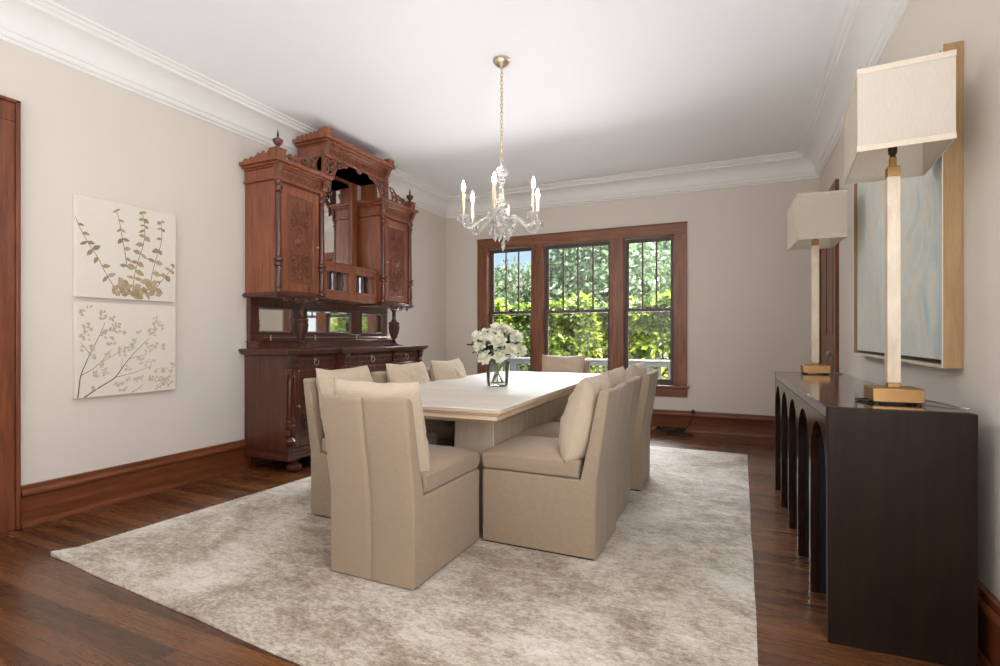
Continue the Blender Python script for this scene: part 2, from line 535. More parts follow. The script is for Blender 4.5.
# ------------------------------------------------------------ room shell
T = 0.15
struct(B().box(XL - T, XR + T, YF - 1.5, YB + T, -0.12, 0).build('floor', M['floor'], smooth=False), 'dark oak strip floor', 'floor')
struct(B().box(XL - T, XR + T, YF - 3.5, YB + T + 0.1, ZC, ZC + 0.2).build('ceiling', M['ceil'], smooth=False), 'white plaster ceiling', 'ceiling')
struct(B().box(XL - T, XL, YF - 1.5, YB + T, 0, ZC).build('wall_left', M['wall'], smooth=False), 'warm greige left wall', 'wall')
struct(B().box(XR, XR + T, YF - 1.5, YB + T, 0, ZC).build('wall_right', M['wall'], smooth=False), 'warm greige right wall', 'wall')
OX0, OX1, OZ0, OZ1 = -3.235, -0.69, 0.52, 2.385
b = B()
b.box(XL, OX0, YB, YB + T, 0, ZC).box(OX1, XR, YB, YB + T, 0, ZC)
b.box(OX0, OX1, YB, YB + T, 0, OZ0).box(OX0, OX1, YB, YB + T, OZ1, ZC)
struct(b.build('wall_back', M['wall'], smooth=False), 'back wall with triple window', 'wall')

struct(B().box(XL - T, XR + T, YF - 1.5 - T, YF - 1.5, 0, ZC).build('wall_front', M['wall'], smooth=False), 'warm greige wall behind the viewer', 'wall')

# crown: moulded bottom band, wide cove, stepped bead at the ceiling
cp = [(0, 2.86), (0.012, 2.862), (0.016, 2.872), (0.010, 2.880), (0.028, 2.888), (0.034, 2.905), (0.034, 2.915), (0.044, 2.919)]
for i in range(9):
    a = i / 8 * pi / 2
    cp.append((0.047 + 0.125 * (1 - cos(a)), 2.925 + 0.125 * sin(a)))
cp += [(0.176, 3.055), (0.176, 3.072), (0.196, 3.076), (0.204, 3.086), (0.200, 3.094), (0.222, 3.098), (0.226, ZC), (0, ZC)]
def crown(name, fn):
    bm = B()
    a = [bm.bm.verts.new(fn(p, z, 0)) for p, z in cp]
    c = [bm.bm.verts.new(fn(p, z, 1)) for p, z in cp]
    n = len(cp)
    for i in range(n):
        j = (i + 1) % n
        bm.bm.faces.new((a[i], a[j], c[j], c[i]))
    bm.bm.faces.new(a); bm.bm.faces.new(c[::-1])
    return struct(bm.build(name, M['white']), 'white plaster cove crown moulding', 'crown moulding')
crown('trim_1', lambda p, z, e: (XL + p, (YF - 1.5) if e == 0 else YB - p, z))
crown('trim_2', lambda p, z, e: (XL + p if e == 0 else XR - p, YB - p, z))
crown('trim_3', lambda p, z, e: (XR - p, (YF - 1.5) if e == 0 else YB - p, z))

# baseboards
bp = [(0, 0), (0.034, 0), (0.034, 0.012), (0.030, 0.022), (0.021, 0.026), (0.020, 0.170), (0.024, 0.178), (0.034, 0.186),
      (0.037, 0.200), (0.034, 0.208), (0.022, 0.216), (0.020, 0.230), (0.024, 0.236), (0.022, 0.246), (0, 0.246)]
def base(name, mat, fn, lo, hi):
    bm = B()
    a = [bm.bm.verts.new(fn(p, lo, z)) for p, z in bp]
    c = [bm.bm.verts.new(fn(p, hi, z)) for p, z in bp]
    for i in range(len(bp)):
        j = (i + 1) % len(bp)
        bm.bm.faces.new((a[i], a[j], c[j], c[i]))
    bm.bm.faces.new(a); bm.bm.faces.new(c[::-1])
    return struct(bm.build(name, mat), 'stained wood baseboard', 'baseboard')
base('baseboard_left', M['trim_y'], lambda p, t, z: (XL + p, t, z), 1.605, YB - 0.002)
base('baseboard_back', M['trim_x'], lambda p, t, z: (t, YB - p, z), XL + 0.037, XR - 0.037)
base('baseboard_right', M['trim_y'], lambda p, t, z: (XR - p, t, z), -1.0, 5.36)

# window casing, jambs, stool and apron
b = B()
yc = YB - 0.024
b.box(-3.368, -3.215, yc, YB, 0.541, 2.367).box(-0.713, -0.56, yc, YB, 0.541, 2.367)
b.box(-2.551, -2.387, yc, YB + 0.11, 0.541, 2.367).box(-1.482, -1.313, yc, YB + 0.11, 0.541, 2.367)
struct(b.build('trim_4', M['wtrim_z'], bevel=0.004), 'stained window side casings and mullions', 'window casing')
b = B()
b.box(-3.368, -0.56, yc - 0.002, YB, 2.367, 2.492).box(-3.374, -0.554, yc - 0.008, YB, 2.492, 2.508)
b.box(-3.235, -0.69, YB, YB + 0.11, 2.367, 2.385)
struct(b.build('trim_5', M['wtrim_x'], bevel=0.004), 'stained window head casing', 'window casing')
b = B()
b.box(-3.40, -0.535, YB - 0.065, YB + 0.11, 0.515, 0.541).box(-3.37, -0.556, YB - 0.022, YB, 0.405, 0.515)
struct(b.build('trim_6', M['wtrim_x'], bevel=0.005), 'stained window stool and apron', 'window sill')
b = B()
b.box(-3.235, -3.215, YB, YB + 0.11, 0.541, 2.367).box(-0.713, -0.69, YB, YB + 0.11, 0.541, 2.367)
struct(b.build('trim_7', M['wtrim_z'], bevel=0.002), 'stained window jambs', 'window jamb')

def window(n, x0, x1, muntins, label):
    e = bpy.data.objects.new('window_%d' % n, None)
    COL.objects.link(e)
    e.location = ((x0 + x1) / 2, YB + 0.06, 0.541)
    struct(e, label, 'window')
    w = (x1 - x0) / 2 - 0.001
    zb, zm, zt = 0.0, 0.925, 1.825
    def sash(name, z0, z1, y, bot, top):
        m = B()
        m.box(-w, -w + 0.045, y, y + 0.032, z0, z1).box(w - 0.045, w, y, y + 0.032, z0, z1)
        m.box(-w + 0.045, w - 0.045, y, y + 0.032, z0, z0 + bot).box(-w + 0.045, w - 0.045, y, y + 0.032, z1 - top, z1)
        o = m.build(name, M['sash'], e, bevel=0.004)
        return o
    lo = sash('lower_sash', zb, zm + 0.02, 0.004, 0.07, 0.04)
    up = sash('upper_sash', zm - 0.02, zt, 0.04, 0.04, 0.05)
    B().box(-w + 0.044, w - 0.044, 0.018, 0.022, zb + 0.069, zm - 0.019).build('pane', M['glass'], lo, smooth=False)
    B().box(-w + 0.044, w - 0.044, 0.054, 0.058, zm + 0.019, zt - 0.049).build('pane', M['glass'], up, smooth=False)
    for i in range(muntins):
        x = -w + 0.045 + (2 * w - 0.09) * (i + 1) / (muntins + 1)
        B().box(x - 0.010, x + 0.010, 0.042, 0.07, zm + 0.02, zt - 0.05).build('muntin', M['sash'], up, bevel=0.003)
    B().box(-0.03, 0.03, -0.012, 0.03, zm + 0.0201, zm + 0.034).build('sash_lock', M['bronze'], lo, bevel=0.003)
window(1, -3.215, -2.551, 2, 'left double hung window')
window(2, -2.387, -1.482, 3, 'wide middle double hung window')
window(3, -1.313, -0.713, 2, 'right double hung window')

# doors
def door_left():
    e = bpy.data.objects.new('door_1', None); COL.objects.link(e)
    e.location = (XL, 1.60, 0); struct(e, 'stained wood doorway casing at the left edge', 'door')
    m = B()
    m.box(0, 0.022, -0.135, -0.022, 0, 2.40).box(0, 0.034, -0.022, 0.0, 0, 2.53)
    m.box(0, 0.022, -1.25, -0.022, 2.40, 2.51).box(0, 0.034, -1.27, 0.0, 2.51, 2.53)
    m.box(0, 0.022, -1.25, -1.135, 0, 2.40)
    m.build('casing', M['trim_z'], e, bevel=0.004)
    m = B(); m.box(0.001, 0.012, -1.135, -0.135, 0.005, 2.40)
    for z0, z1 in ((0.25, 1.0), (1.15, 2.25)):
        for y0, y1 in ((-1.03, -0.68), (-0.59, -0.24)):
            m.box(0.012, 0.018, y0, y1, z0, z1)
    d = m.build('door_leaf', M['trim_z'], e, bevel=0.004)
    B().lathe([(0.012, 0.0), (0.012, 0.03), (0.028, 0.04), (0.03, 0.055), (0.018, 0.07), (0.002, 0.072)], (0.012, -0.2, 1.0), 16, 'x').build('door_knob', M['brass_a'], d)
door_left()
def door_right():
    e = bpy.data.objects.new('door_2', None); COL.objects.link(e)
    e.location = (XR, 5.365, 0); struct(e, 'stained wood door in the right wall by the corner', 'door')
    m = B()
    m.box(-0.028, 0, 0, 0.12, 0, 2.405).box(-0.028, 0, 1.00, 1.12, 0, 2.405).box(-0.028, 0, 0, 1.12, 2.405, 2.52)
    m.build('casing', M['trim_z'], e, bevel=0.004)
    m = B(); m.box(-0.012, 0, 0.12, 1.00, 0.005, 2.405)
    for z0, z1 in ((0.25, 1.0), (1.15, 2.25)):
        for y0, y1 in ((0.22, 0.52), (0.60, 0.90)):
            m.box(-0.018, -0.012, y0, y1, z0, z1)
    d = m.build('door_leaf', M['trim_z'], e, bevel=0.004)
    B().lathe([(0.002, -0.072), (0.018, -0.07), (0.03, -0.055), (0.028, -0.04), (0.012, -0.03), (0.024, -0.012), (0.024, -0.011)], (0, 0.19, 0.98), 16, 'x').build('door_knob', M['pewter'], d)
door_right()

# ------------------------------------------------------------ rug
def rug():
    c = [Vector((-3.235, 1.463)), Vector((0.06, 1.24)), Vector((0.075, 5.51)), Vector((-3.02, 5.53))]
    o0 = Vector((-1.55, 3.4))
    def P(u, v):
        a = c[0].lerp(c[1], u); d = c[3].lerp(c[2], u)
        p = a.lerp(d, v)
        p.y += 0.006 * noise.noise(Vector((u * 9, 0, v * 2)))
        p.x += 0.005 * noise.noise(Vector((3, v * 9, u * 2)))
        h = 0.010
        # the near-left corner curls up a touch
        k = max(0, 1 - ((u / 0.03) ** 2 + (v / 0.03) ** 2) ** 0.5)
        return p, h + 0.02 * k
    m = B()
    nu, nv = 60, 60
    top = [[m.bm.verts.new(((P(i / nu, j / nv)[0] - o0).x, (P(i / nu, j / nv)[0] - o0).y, P(i / nu, j / nv)[1] - (0.005 if i in (0, nu) or j in (0, nv) else 0))) for j in range(nv + 1)] for i in range(nu + 1)]
    bot = [[m.bm.verts.new((top[i][j].co.x, top[i][j].co.y, 0.001)) for j in range(nv + 1)] for i in range(nu + 1)]
    for i in range(nu):
        for j in range(nv):
            m.bm.faces.new((top[i][j], top[i + 1][j], top[i + 1][j + 1], top[i][j + 1]))
            m.bm.faces.new((bot[i][j], bot[i][j + 1], bot[i + 1][j + 1], bot[i + 1][j]))
    for i in range(nu):
        for j in (0, nv):
            m.bm.faces.new((top[i][j], top[i + 1][j], bot[i + 1][j], bot[i][j]))
    for j in range(nv):
        for i in (0, nu):
            m.bm.faces.new((top[i][j], top[i][j + 1], bot[i][j + 1], bot[i][j]))
    o = m.build('area_rug', M['rug'], loc=(o0.x, o0.y, 0))
    tag(o, 'large cream and grey worn pattern area rug under the dining table', 'rug')
rug()
ZR = 0.0105

# ------------------------------------------------------------ dining table
def table():
    x0, x1, y0, y1, zt = -2.289, -1.141, 2.355, 5.045, 0.768
    cx, cy = (x0 + x1) / 2, (y0 + y1) / 2
    t = thing('dining_table', 'long bleached oak dining table on the rug below the chandelier', 'table', (cx, cy, ZR), radians(2.1))
    hx, hy = (x1 - x0) / 2, (y1 - y0) / 2
    zt -= ZR
    B().box(-hx, hx, -hy, hy, zt - 0.012, zt).build('tabletop', M['table_top'], t, bevel=0.003)
    m = B()
    m.box(-hx + 0.003, hx - 0.003, -hy + 0.003, hy - 0.003, zt - 0.026, zt - 0.012)
    m.box(-hx + 0.018, hx - 0.018, -hy + 0.018, hy - 0.018, zt - 0.038, zt - 0.026)
    m.box(-hx + 0.034, hx - 0.034, -hy + 0.034, hy - 0.034, zt - 0.066, zt - 0.0385)
    m.build('edge_moulding', M['table_edge'], t, bevel=0.004)
    m = B()
    ix = 0.170
    zb = 0.636 - ZR
    m.box(hx - ix - 0.03, hx - ix, -hy + 0.31, hy - 0.31, zb, zt - 0.0665).box(-hx + 0.40, -hx + 0.43, -hy + 0.31, hy - 0.31, zb, zt - 0.0665)
    for s_ in (-1, 1):
        ya = s_ * (hy - 0.31)
        m.box(-hx + 0.43, hx - ix - 0.03, min(ya, ya - s_ * 0.03), max(ya, ya - s_ * 0.03), zb, zt - 0.0665)
    m.build('apron', M['table_edge'], t, bevel=0.003)
    m = B()
    a, c, c2 = hx - ix - 0.002, hx - ix - 0.252, hx - ix - 0.275
    ya, yb = -hy + 0.312, hy - 0.312
    v = [m.bm.verts.new(p) for p in ((a, ya, zb), (c, ya, zb), (c, yb, zb), (a, yb, zb), (a, ya, 0.0), (c2, ya, 0.0), (c2, yb, 0.0), (a, yb, 0.0))]
    for f in ((0, 1, 2, 3), (7, 6, 5, 4), (0, 4, 5, 1), (1, 5, 6, 2), (2, 6, 7, 3), (3, 7, 4, 0)):
        m.bm.faces.new([v[i] for i in f])
    m.build('trestle_panel', M['table_leg'], t, bevel=0.005)
    B().box(-hx + 0.53, -hx + 0.64, -hy + 1.02, hy - 0.312, 0, zb).build('trestle_panel', M['table_leg'], t, bevel=0.005)
table()

# ------------------------------------------------------------ chairs and their loose cushions
def make_chair(label):
    t = thing('dining_chair', label, 'chair', group='slipcovered dining chairs')
    hw, hd = 0.242, 0.317
    raw = [((-hd, 0.008), 0), ((hd, 0.008), 0), ((hd, 0.400), 0.018), ((-hd + 0.080, 0.400), 0), ((-hd + 0.036, 0.60), 0),
           ((-hd - 0.014, 0.852), 0.026), ((-hd - 0.074, 0.862), 0.026), ((-hd - 0.040, 0.62), 0), ((-hd - 0.006, 0.40), 0)]
    prof = []
    nr = len(raw)
    for q in range(nr):                                # round the flagged corners
        p = Vector(raw[q][0]); r = raw[q][1]
        if r == 0:
            prof.append(p); continue
        a = (Vector(raw[q - 1][0]) - p).normalized(); c = (Vector(raw[(q + 1) % nr][0]) - p).normalized()
        for e in range(5):
            u = e / 4
            prof.append((p + a * r) * (1 - u) ** 2 + p * 2 * u * (1 - u) + (p + c * r) * u ** 2)
    n = len(prof)
    inn = []
    for q in range(n):                                 # inward direction at each profile point
        d0 = (prof[q] - prof[q - 1]).normalized(); d1 = (prof[(q + 1) % n] - prof[q]).normalized()
        t_ = d0 + d1
        t_ = t_.normalized() if t_.length > 1e-6 else d0
        inn.append(Vector((-t_.y, t_.x)) / max(0.5, abs(t_.dot(d0))))
    m = B()
    er = 0.012
    xs = []
    for q in range(5):
        th = q / 4 * pi / 2
        xs.append((hw - er + er * sin(th), er * (1 - cos(th))))
    side = xs[::-1]
    xs = [(-x, k_) for x, k_ in side] + [(x, 0) for x in (-0.19, -0.15, -0.11, -0.07, -0.035, -0.012, -0.004, 0.0, 0.004, 0.012, 0.035, 0.07, 0.11, 0.15, 0.19)] + side[::-1]
    cols = []
    for x, k_ in xs:
        col = []
        for i, p in enumerate(prof):
            q = p + inn[i] * k_
            y, z = q
            # rear face: two softly padded panels meeting at the middle seam
            rear = inn[i].x > 0.6 and p.y > 0.3 or (p.x < -hd + 0.01 and p.y < 0.5)
            if rear:
                up = min(1, max(0.0, p.y / 0.35))
                y += up * (-0.007 * sin(pi * min(1, abs(x) / hw)) + 0.004 + 0.009 * max(0, 1 - abs(x) / 0.012)) - 0.0
            if p.y > 0.83:
                z += -0.006 * max(0, 1 - abs(x) / 0.15) + 0.003 * (abs(x) / hw)
            col.append(m.bm.verts.new((x, y, max(0.004, z))))
        cols.append(col)
    for a, c in zip(cols, cols[1:]):
        for i in range(n):
            j = (i + 1) % n
            m.bm.faces.new((a[i], a[j], c[j], c[i]))
    def sidecap(c):
        # split the L-shaped side at the seat corner so both halves are convex
        k = min(range(n), key=lambda q_: (prof[q_] - Vector((-hd + 0.080, 0.400))).length)
        e = max(q_ for q_ in range(n) if prof[q_].y < 0.401 and prof[q_].x < -hd)
        m.bm.faces.new(c[:k + 1] + c[e:])
        m.bm.faces.new(c[k:e + 1])
    sidecap(cols[0]); sidecap(cols[-1])
    o = m.build('slipcover_body', M['linen'], t)
    # seat cushion: boxed, crowned top with rounded edges
    m = B()
    cw, y0, y1, z0, z1 = hw - 0.004, -hd + 0.086, hd + 0.002, 0.404, 0.492
    N = 14
    def top(u, v):
        a, c = 2 * u - 1, 2 * v - 1
        f = (1 - abs(a) ** 4) * (1 - abs(c) ** 4)
        return (cw * (a if abs(a) < 0.999 else a), (y0 + y1) / 2 + (y1 - y0) / 2 * c, z1 + 0.034 * f ** 0.6)
    tv = [[m.bm.verts.new(top(i / N, j / N)) for j in range(N + 1)] for i in range(N + 1)]
    bv = [[m.bm.verts.new((cw * (2 * i / N - 1) * 0.985, (y0 + y1) / 2 + (y1 - y0) / 2 * (2 * j / N - 1) * 0.985, z0)) for j in range(N + 1)] for i in range(N + 1)]
    for i in range(N):
        for j in range(N):
            m.bm.faces.new((tv[i][j], tv[i + 1][j], tv[i + 1][j + 1], tv[i][j + 1]))
            m.bm.faces.new((bv[i][j], bv[i][j + 1], bv[i + 1][j + 1], bv[i + 1][j]))
    def ring(g):
        return [g[i][0] for i in range(N)] + [g[N][j] for j in range(N)] + [g[i][N] for i in range(N, 0, -1)] + [g[0][j] for j in range(N, 0, -1)]
    rt, rb = ring(tv), ring(bv)
    mid = []
    for p, q in zip(rt, rb):
        c = (p.co + q.co) / 2
        nrm = Vector((c.x / cw, (c.y - (y0 + y1) / 2) / ((y1 - y0) / 2), 0))
        c.x += 0.006 * (1 if nrm.x > 0.98 else -1 if nrm.x < -0.98 else 0)
        c.y += 0.006 * (1 if nrm.y > 0.98 else 0)
        mid.append(m.bm.verts.new(c))
    L = len(rt)
    for i in range(L):
        j = (i + 1) % L
        m.bm.faces.new((rt[i], rt[j], mid[j], mid[i])); m.bm.faces.new((mid[i], mid[j], rb[j], rb[i]))
    m.build('seat_cushion', M['linen'], t, bevel=0.010, seg=2)
    m = B()                                            # dark strip added in place of the shade line under the skirt
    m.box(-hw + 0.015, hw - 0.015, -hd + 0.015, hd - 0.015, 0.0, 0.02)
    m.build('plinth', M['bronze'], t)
    return t
def make_pillow(seed, label, w=0.50, h=0.465, th=0.112):
    m = B()
    N = 26
    rnd = random.Random(seed)
    ox = rnd.random() * 50
    def P(u, v, s):
        a, c = 2 * u - 1, 2 * v - 1
        x = w / 2 * a * (1 - 0.055 * (1 - c * c))
        z = h / 2 * c * (1 - 0.07 * (1 - a * a))
        f = max(0, (1 - abs(a) ** 2.4)) * max(0, (1 - abs(c) ** 2.4))
        y = s * th * f ** 0.46
        if f > 0:
            y += s * 0.013 * f ** 0.3 * (noise.noise(Vector((ox + x * 9, z * 26, s))) + 0.7 * noise.noise(Vector((ox + x * 30, z * 20, s * 3))))
            # sag: fuller near the bottom
            y *= 1.0 - 0.22 * c
        z += 0.008 * noise.noise(Vector((ox + a * 2, c * 2, 5)))
        return (x, y, z + h / 2)
    fr = [[None] * (N + 1) for _ in range(N + 1)]
    bk = [[None] * (N + 1) for _ in range(N + 1)]
    for i in range(N + 1):
        for j in range(N + 1):
            fr[i][j] = m.bm.verts.new(P(i / N, j / N, 1))
            bk[i][j] = fr[i][j] if i in (0, N) or j in (0, N) else m.bm.verts.new(P(i / N, j / N, -1))
    for i in range(N):
        for j in range(N):
            m.bm.faces.new((fr[i][j], fr[i + 1][j], fr[i + 1][j + 1], fr[i][j + 1]))
            m.bm.faces.new((bk[i][j], bk[i][j + 1], bk[i + 1][j + 1], bk[i + 1][j]))
    o = m.build('throw_pillow', M['linen_p'])
    return tag(o, label, 'pillow', 'linen throw pillows on the dining chairs')

CH = [  # x, y, heading of the chair's front, where it stands, pillow's place
    (-1.540, 2.235, 0.0, 'at the near end of the table, back to the viewer', 'on the near end chair'),
    (-0.966, 2.790, pi / 2, 'nearest of three on the right side of the table', 'on the nearest right side chair'),
    (-0.988, 3.350, pi / 2, 'middle of three on the right side of the table', 'on the middle right side chair'),
    (-0.965, 4.075, pi / 2 + 0.02, 'farthest of three on the right side of the table', 'on the farthest right side chair'),
    (-2.132, 2.705, -pi / 2, 'nearest of three along the sideboard side', 'on the nearest sideboard side chair'),
    (-2.120, 3.360, -pi / 2, 'middle of three along the sideboard side', 'on the middle sideboard side chair'),
    (-2.110, 4.000, -pi / 2, 'farthest of three along the sideboard side', 'on the farthest sideboard side chair'),
    (-1.73, 5.20, pi, 'at the far end of the table under the window', 'on the far end chair'),
]
ch0 = make_chair('x')
km = {ch0: kids(ch0)}
for i, (x, y, rz, where, pw) in enumerate(CH):
    o = ch0 if i == 0 else copy_tree(ch0, km)
    o.location = (x, y, ZR - 0.001)
    o.rotation_euler = (0, 0, rz)
    o['label'] = 'beige linen slipcovered dining chair ' + where
    p = make_pillow(i * 7 + 3, 'plump beige linen pillow ' + pw + (', back turned to the viewer' if i == 0 else ''))
    tilt = radians(13)
    f = Vector((-sin(rz), cos(rz), 0)); r = Vector((cos(rz), sin(rz), 0))
    base_p = Vector((x, y, 0)) + f * (-0.317 + 0.080 + 0.075) + r * ((-0.02, 0.0, 0.0, 0.0, 0.0, -0.04, 0.0, 0.02)[i])
    p.location = (base_p.x, base_p.y, ZR + 0.472)
    p.rotation_euler = (Matrix.Rotation(rz, 3, 'Z') @ Matrix.Rotation(tilt, 3, 'X')).to_euler()

# ------------------------------------------------------------ console table with arches
def console():
    t = thing('console_table', 'long espresso oak console table with five arched openings against right wall', 'console table', (0.302, 2.262, 0), 0.0262)
    L, D, H = 2.115, 0.437, 0.873
    n = 5
    pw = 0.042
    ow = (L - (n + 1) * pw) / n
    # top slab
    B().box(0, D, pw + 0.0005, L - pw - 0.0005, H - 0.045, H).build('top', M['console_t'], t, bevel=0.004)
    # arched front: one panel, built from a polygon per bay
    m = B()
    r = ow / 2; zs = 0.787 - r
    zt = H - 0.045
    for i in range(n):
        y0 = pw + i * (ow + pw); y1 = y0 + ow; yc_ = (y0 + y1) / 2
        segs = 24
        arc = [(yc_ - r * cos(pi * k / segs), zs + r * sin(pi * k / segs)) for k in range(segs + 1)]
        for x in (0.0, 0.032):
            for k in range(segs):
                (ya, za), (yb, zb) = arc[k], arc[k + 1]
                m.quad((x, ya, za), (x, yb, zb), (x, yb, zt), (x, ya, zt))
        for k in range(segs):
            (ya, za), (yb, zb) = arc[k], arc[k + 1]
            m.quad((0, ya, za), (0.032, ya, za), (0.032, yb, zb), (0, yb, zb))
    for i in range(1, n):
        y0 = i * (ow + pw)
        m.box(0, 0.032, y0, y0 + pw, 0, zt)
    bmesh.ops.remove_doubles(m.bm, verts=m.bm.verts, dist=1e-5)
    m.build('arched_front', M['console'], t)
    for y0 in (0, L - pw):
        B().box(0, D, y0, y0 + pw, 0, H).build('end_panel', M['console_e'], t, bevel=0.003)
    for i in range(1, n):
        y0 = i * (ow + pw)
        B().box(0.032, D - 0.02, y0 + 0.004, y0 + pw - 0.004, 0, zt).build('divider', M['console_in'], t)
    B().box(D - 0.02, D - 0.002, pw, L - pw, 0, zt).build('back_panel', M['console_in'], t)
console()

# ------------------------------------------------------------ lamps
ZT = 0.873
def lamp(x, y, rs, label, dz=0.0):
    t = thing('table_lamp', label, 'lamp', (x, y, ZT), 0, 'pair of alabaster table lamps')
    m = B(); m.box(-0.0825, 0.0825, -0.0825, 0.0825, 0.008, 0.062)
    m.build('base', M['brass'], t, bevel=0.003)
    for sx in (-1, 1):
        for sy in (-1, 1):
            B().lathe([(0.012, 0.0), (0.012, 0.008)], (sx * 0.065, sy * 0.065, 0), 12).build('foot_pad', M['black'], t)
    B().box(-0.020, 0.020, -0.020, 0.020, 0.062, 0.080).build('neck', M['brass'], t, bevel=0.002)
    B().box(-0.0225, 0.0225, -0.0225, 0.0225, 0.080, 0.905).build('column', M['alab'], t, bevel=0.003)
    B().box(-0.021, 0.021, -0.021, 0.021, 0.905, 0.945).box(-0.011, 0.011, -0.011, 0.011, 0.945, 0.985).build('collar', M['brass'], t, bevel=0.002)
    s = B().lathe([(0.010, 0.983), (0.010, 0.995), (0.015, 1.0), (0.016, 1.02), (0.014, 1.04), (0.012, 1.075), (0.002, 1.078)], (0, 0, 0), 16).build('socket', M['bronze'], t)
    B().lathe([(0.012, 1.075), (0.02, 1.10), (0.029, 1.135), (0.024, 1.165), (0.004, 1.182)], (0, 0, 0), 16).build('bulb', M['candle'], s)
    # shade: open rectangular box
    hw, hl, z0, z1, th = 0.142, 0.24, 0.957 + dz, 1.264 + dz, 0.003
    R = Matrix.Rotation(rs, 3, 'Z')
    def bx(m, *a):
        m.box(*a, rot=R, piv=(0, 0, (a[4] + a[5]) / 2))
    m = B()
    bx(m, -hw, hw, -hl, -hl + th, z0, z1); bx(m, -hw, hw, hl - th, hl, z0, z1)
    bx(m, -hw, -hw + th, -hl + th, hl - th, z0, z1); bx(m, hw - th, hw, -hl + th, hl - th, z0, z1)
    sh = m.build('shade', M['shade'], t, smooth=False)
    e = 0.0015
    for za, zb in ((z0 - 0.001, z0 + 0.020), (z1 - 0.020, z1 + 0.001)):
        m = B()
        bx(m, -hw - e, hw + e, -hl - e, -hl, za, zb); bx(m, -hw - e, hw + e, hl, hl + e, za, zb)
        bx(m, -hw - e, -hw, -hl, hl, za, zb); bx(m, hw, hw + e, -hl, hl, za, zb)
        m.build('binding', M['shade_trim'], sh, smooth=False)
    m = B()
    for a in (-1, 1):
        m.tube([R @ Vector((0, 0, z1 - 0.03)), R @ Vector((a * (hw - th), 0, z1 - 0.03))], 0.002, 6)
        m.tube([R @ Vector((0, 0, z1 - 0.03)), R @ Vector((0, a * (hl - th), z1 - 0.03))], 0.002, 6)
    m.tube([(0.0, 0.03, 1.04), (0.0, 0.05, 1.10), (0, 0.04, 1.18), (0, 0.0, z1 - 0.03)], 0.002, 6)
    m.tube([(0.0, -0.03, 1.04), (0.0, -0.05, 1.10), (0, -0.04, 1.18), (0, 0.0, z1 - 0.03)], 0.002, 6)
    m.tube([(0, -0.03, 1.04), (0, 0.03, 1.04)], 0.002, 6)
    m.lathe([(0.006, z1 - 0.03), (0.008, z1 - 0.01), (0.003, z1 + 0.012)], (0, 0, 0), 10)
    m.build('harp', M['bronze'], t)
    return t
l1 = lamp(0.563, 2.553, radians(-4), 'near alabaster column table lamp with big rectangular linen shade, closest to viewer')
l2 = lamp(0.492, 4.262, radians(3), 'far alabaster column table lamp with rectangular linen shade, at window end of console', -0.040)
B().tube([(0.080, 0.03, 0.006), (0.115, 0.02, 0.010), (0.14, -0.02, 0.008), (0.165, -0.09, 0.006), (0.178, -0.14, 0.004), (0.190, -0.16, 0.0035)], 0.0028, 6).build('cord', M['pewter'], l1)
B().tube([(-0.082, 0.05, 0.004), (-0.12, 0.02, 0.006), (-0.105, -0.03, 0.006), (-0.085, -0.05, 0.006)], 0.005, 6).build('cord_switch', M['black'], l1)
B().tube([(0.080, -0.02, 0.004), (0.11, -0.03, 0.004), (0.16, 0.0, 0.004), (0.17, 0.06, 0.004), (0.13, 0.10, 0.004), (0.085, 0.09, 0.004)], 0.0028, 6).build('cord', M['pewter'], l2)

# ------------------------------------------------------------ framed abstract painting
def painting():
    y0, y1, z0, z1, d = 2.60, 4.355, 1.012, 2.297, 0.064
    t = thing('framed_painting', 'large pale blue abstract painting in a deep oak frame on the right wall', 'painting', (XR, y0, z0))
    w, h = y1 - y0, z1 - z0
    m = B()
    tk = 0.014
    m.box(-d, -0.001, 0, tk, 0, h).box(-d, -0.001, w - tk, w, 0, h).box(-d, -0.001, tk, w - tk, 0, tk).box(-d, -0.001, tk, w - tk, h - tk, h)
    fr = m.build('frame', M['oak'], t, smooth=False)
    m = B()
    for a in ((0, w, 0, tk), (0, w, h - tk, h), (0, tk, tk, h - tk), (w - tk, w, tk, h - tk)):
        m.box(-d - 0.002, -d, *a)
    m.build('frame_face', M['silver'], fr, smooth=False)
    B().box(-0.030, -0.004, tk, w - tk, tk, h - tk).build('backing', M['black'], t, smooth=False)
    B().box(-0.048, -0.030, tk + 0.016, w - tk - 0.016, tk + 0.016, h - tk - 0.016).build('canvas', M['abstract'], t, bevel=0.003)
painting()

# ------------------------------------------------------------ canvas prints on the left wall
def leaf_poly(m, x, y, z, ang, ln, wd, lift):
    n = 8
    pts = []
    for i in range(n + 1):
        t = i / n
        pts.append((t * ln, wd * sin(pi * t ** 0.8) * 0.5))
    pts += [(p[0], -p[1]) for p in pts[-2:0:-1]]
    c, s = cos(ang), sin(ang)
    m.bm.faces.new([m.bm.verts.new((lift, y + px * c - py * s, z + px * s + py * c)) for px, py in pts])
def flat_stroke(m, pts, w0, w1, lift):
    n = len(pts)
    L, R_ = [], []
    for i, p in enumerate(pts):
        a = pts[max(0, i - 1)]; b_ = pts[min(n - 1, i + 1)]
        dx, dy = b_[0] - a[0], b_[1] - a[1]
        l = sqrt(dx * dx + dy * dy) or 1
        w = w0 + (w1 - w0) * i / (n - 1)
        L.append(m.bm.verts.new((lift, p[0] - dy / l * w, p[1] + dx / l * w)))
        R_.append(m.bm.verts.new((lift, p[0] + dy / l * w, p[1] - dx / l * w)))
    for i in range(n - 1):
        m.bm.faces.new((L[i], L[i + 1], R_[i + 1], R_[i]))
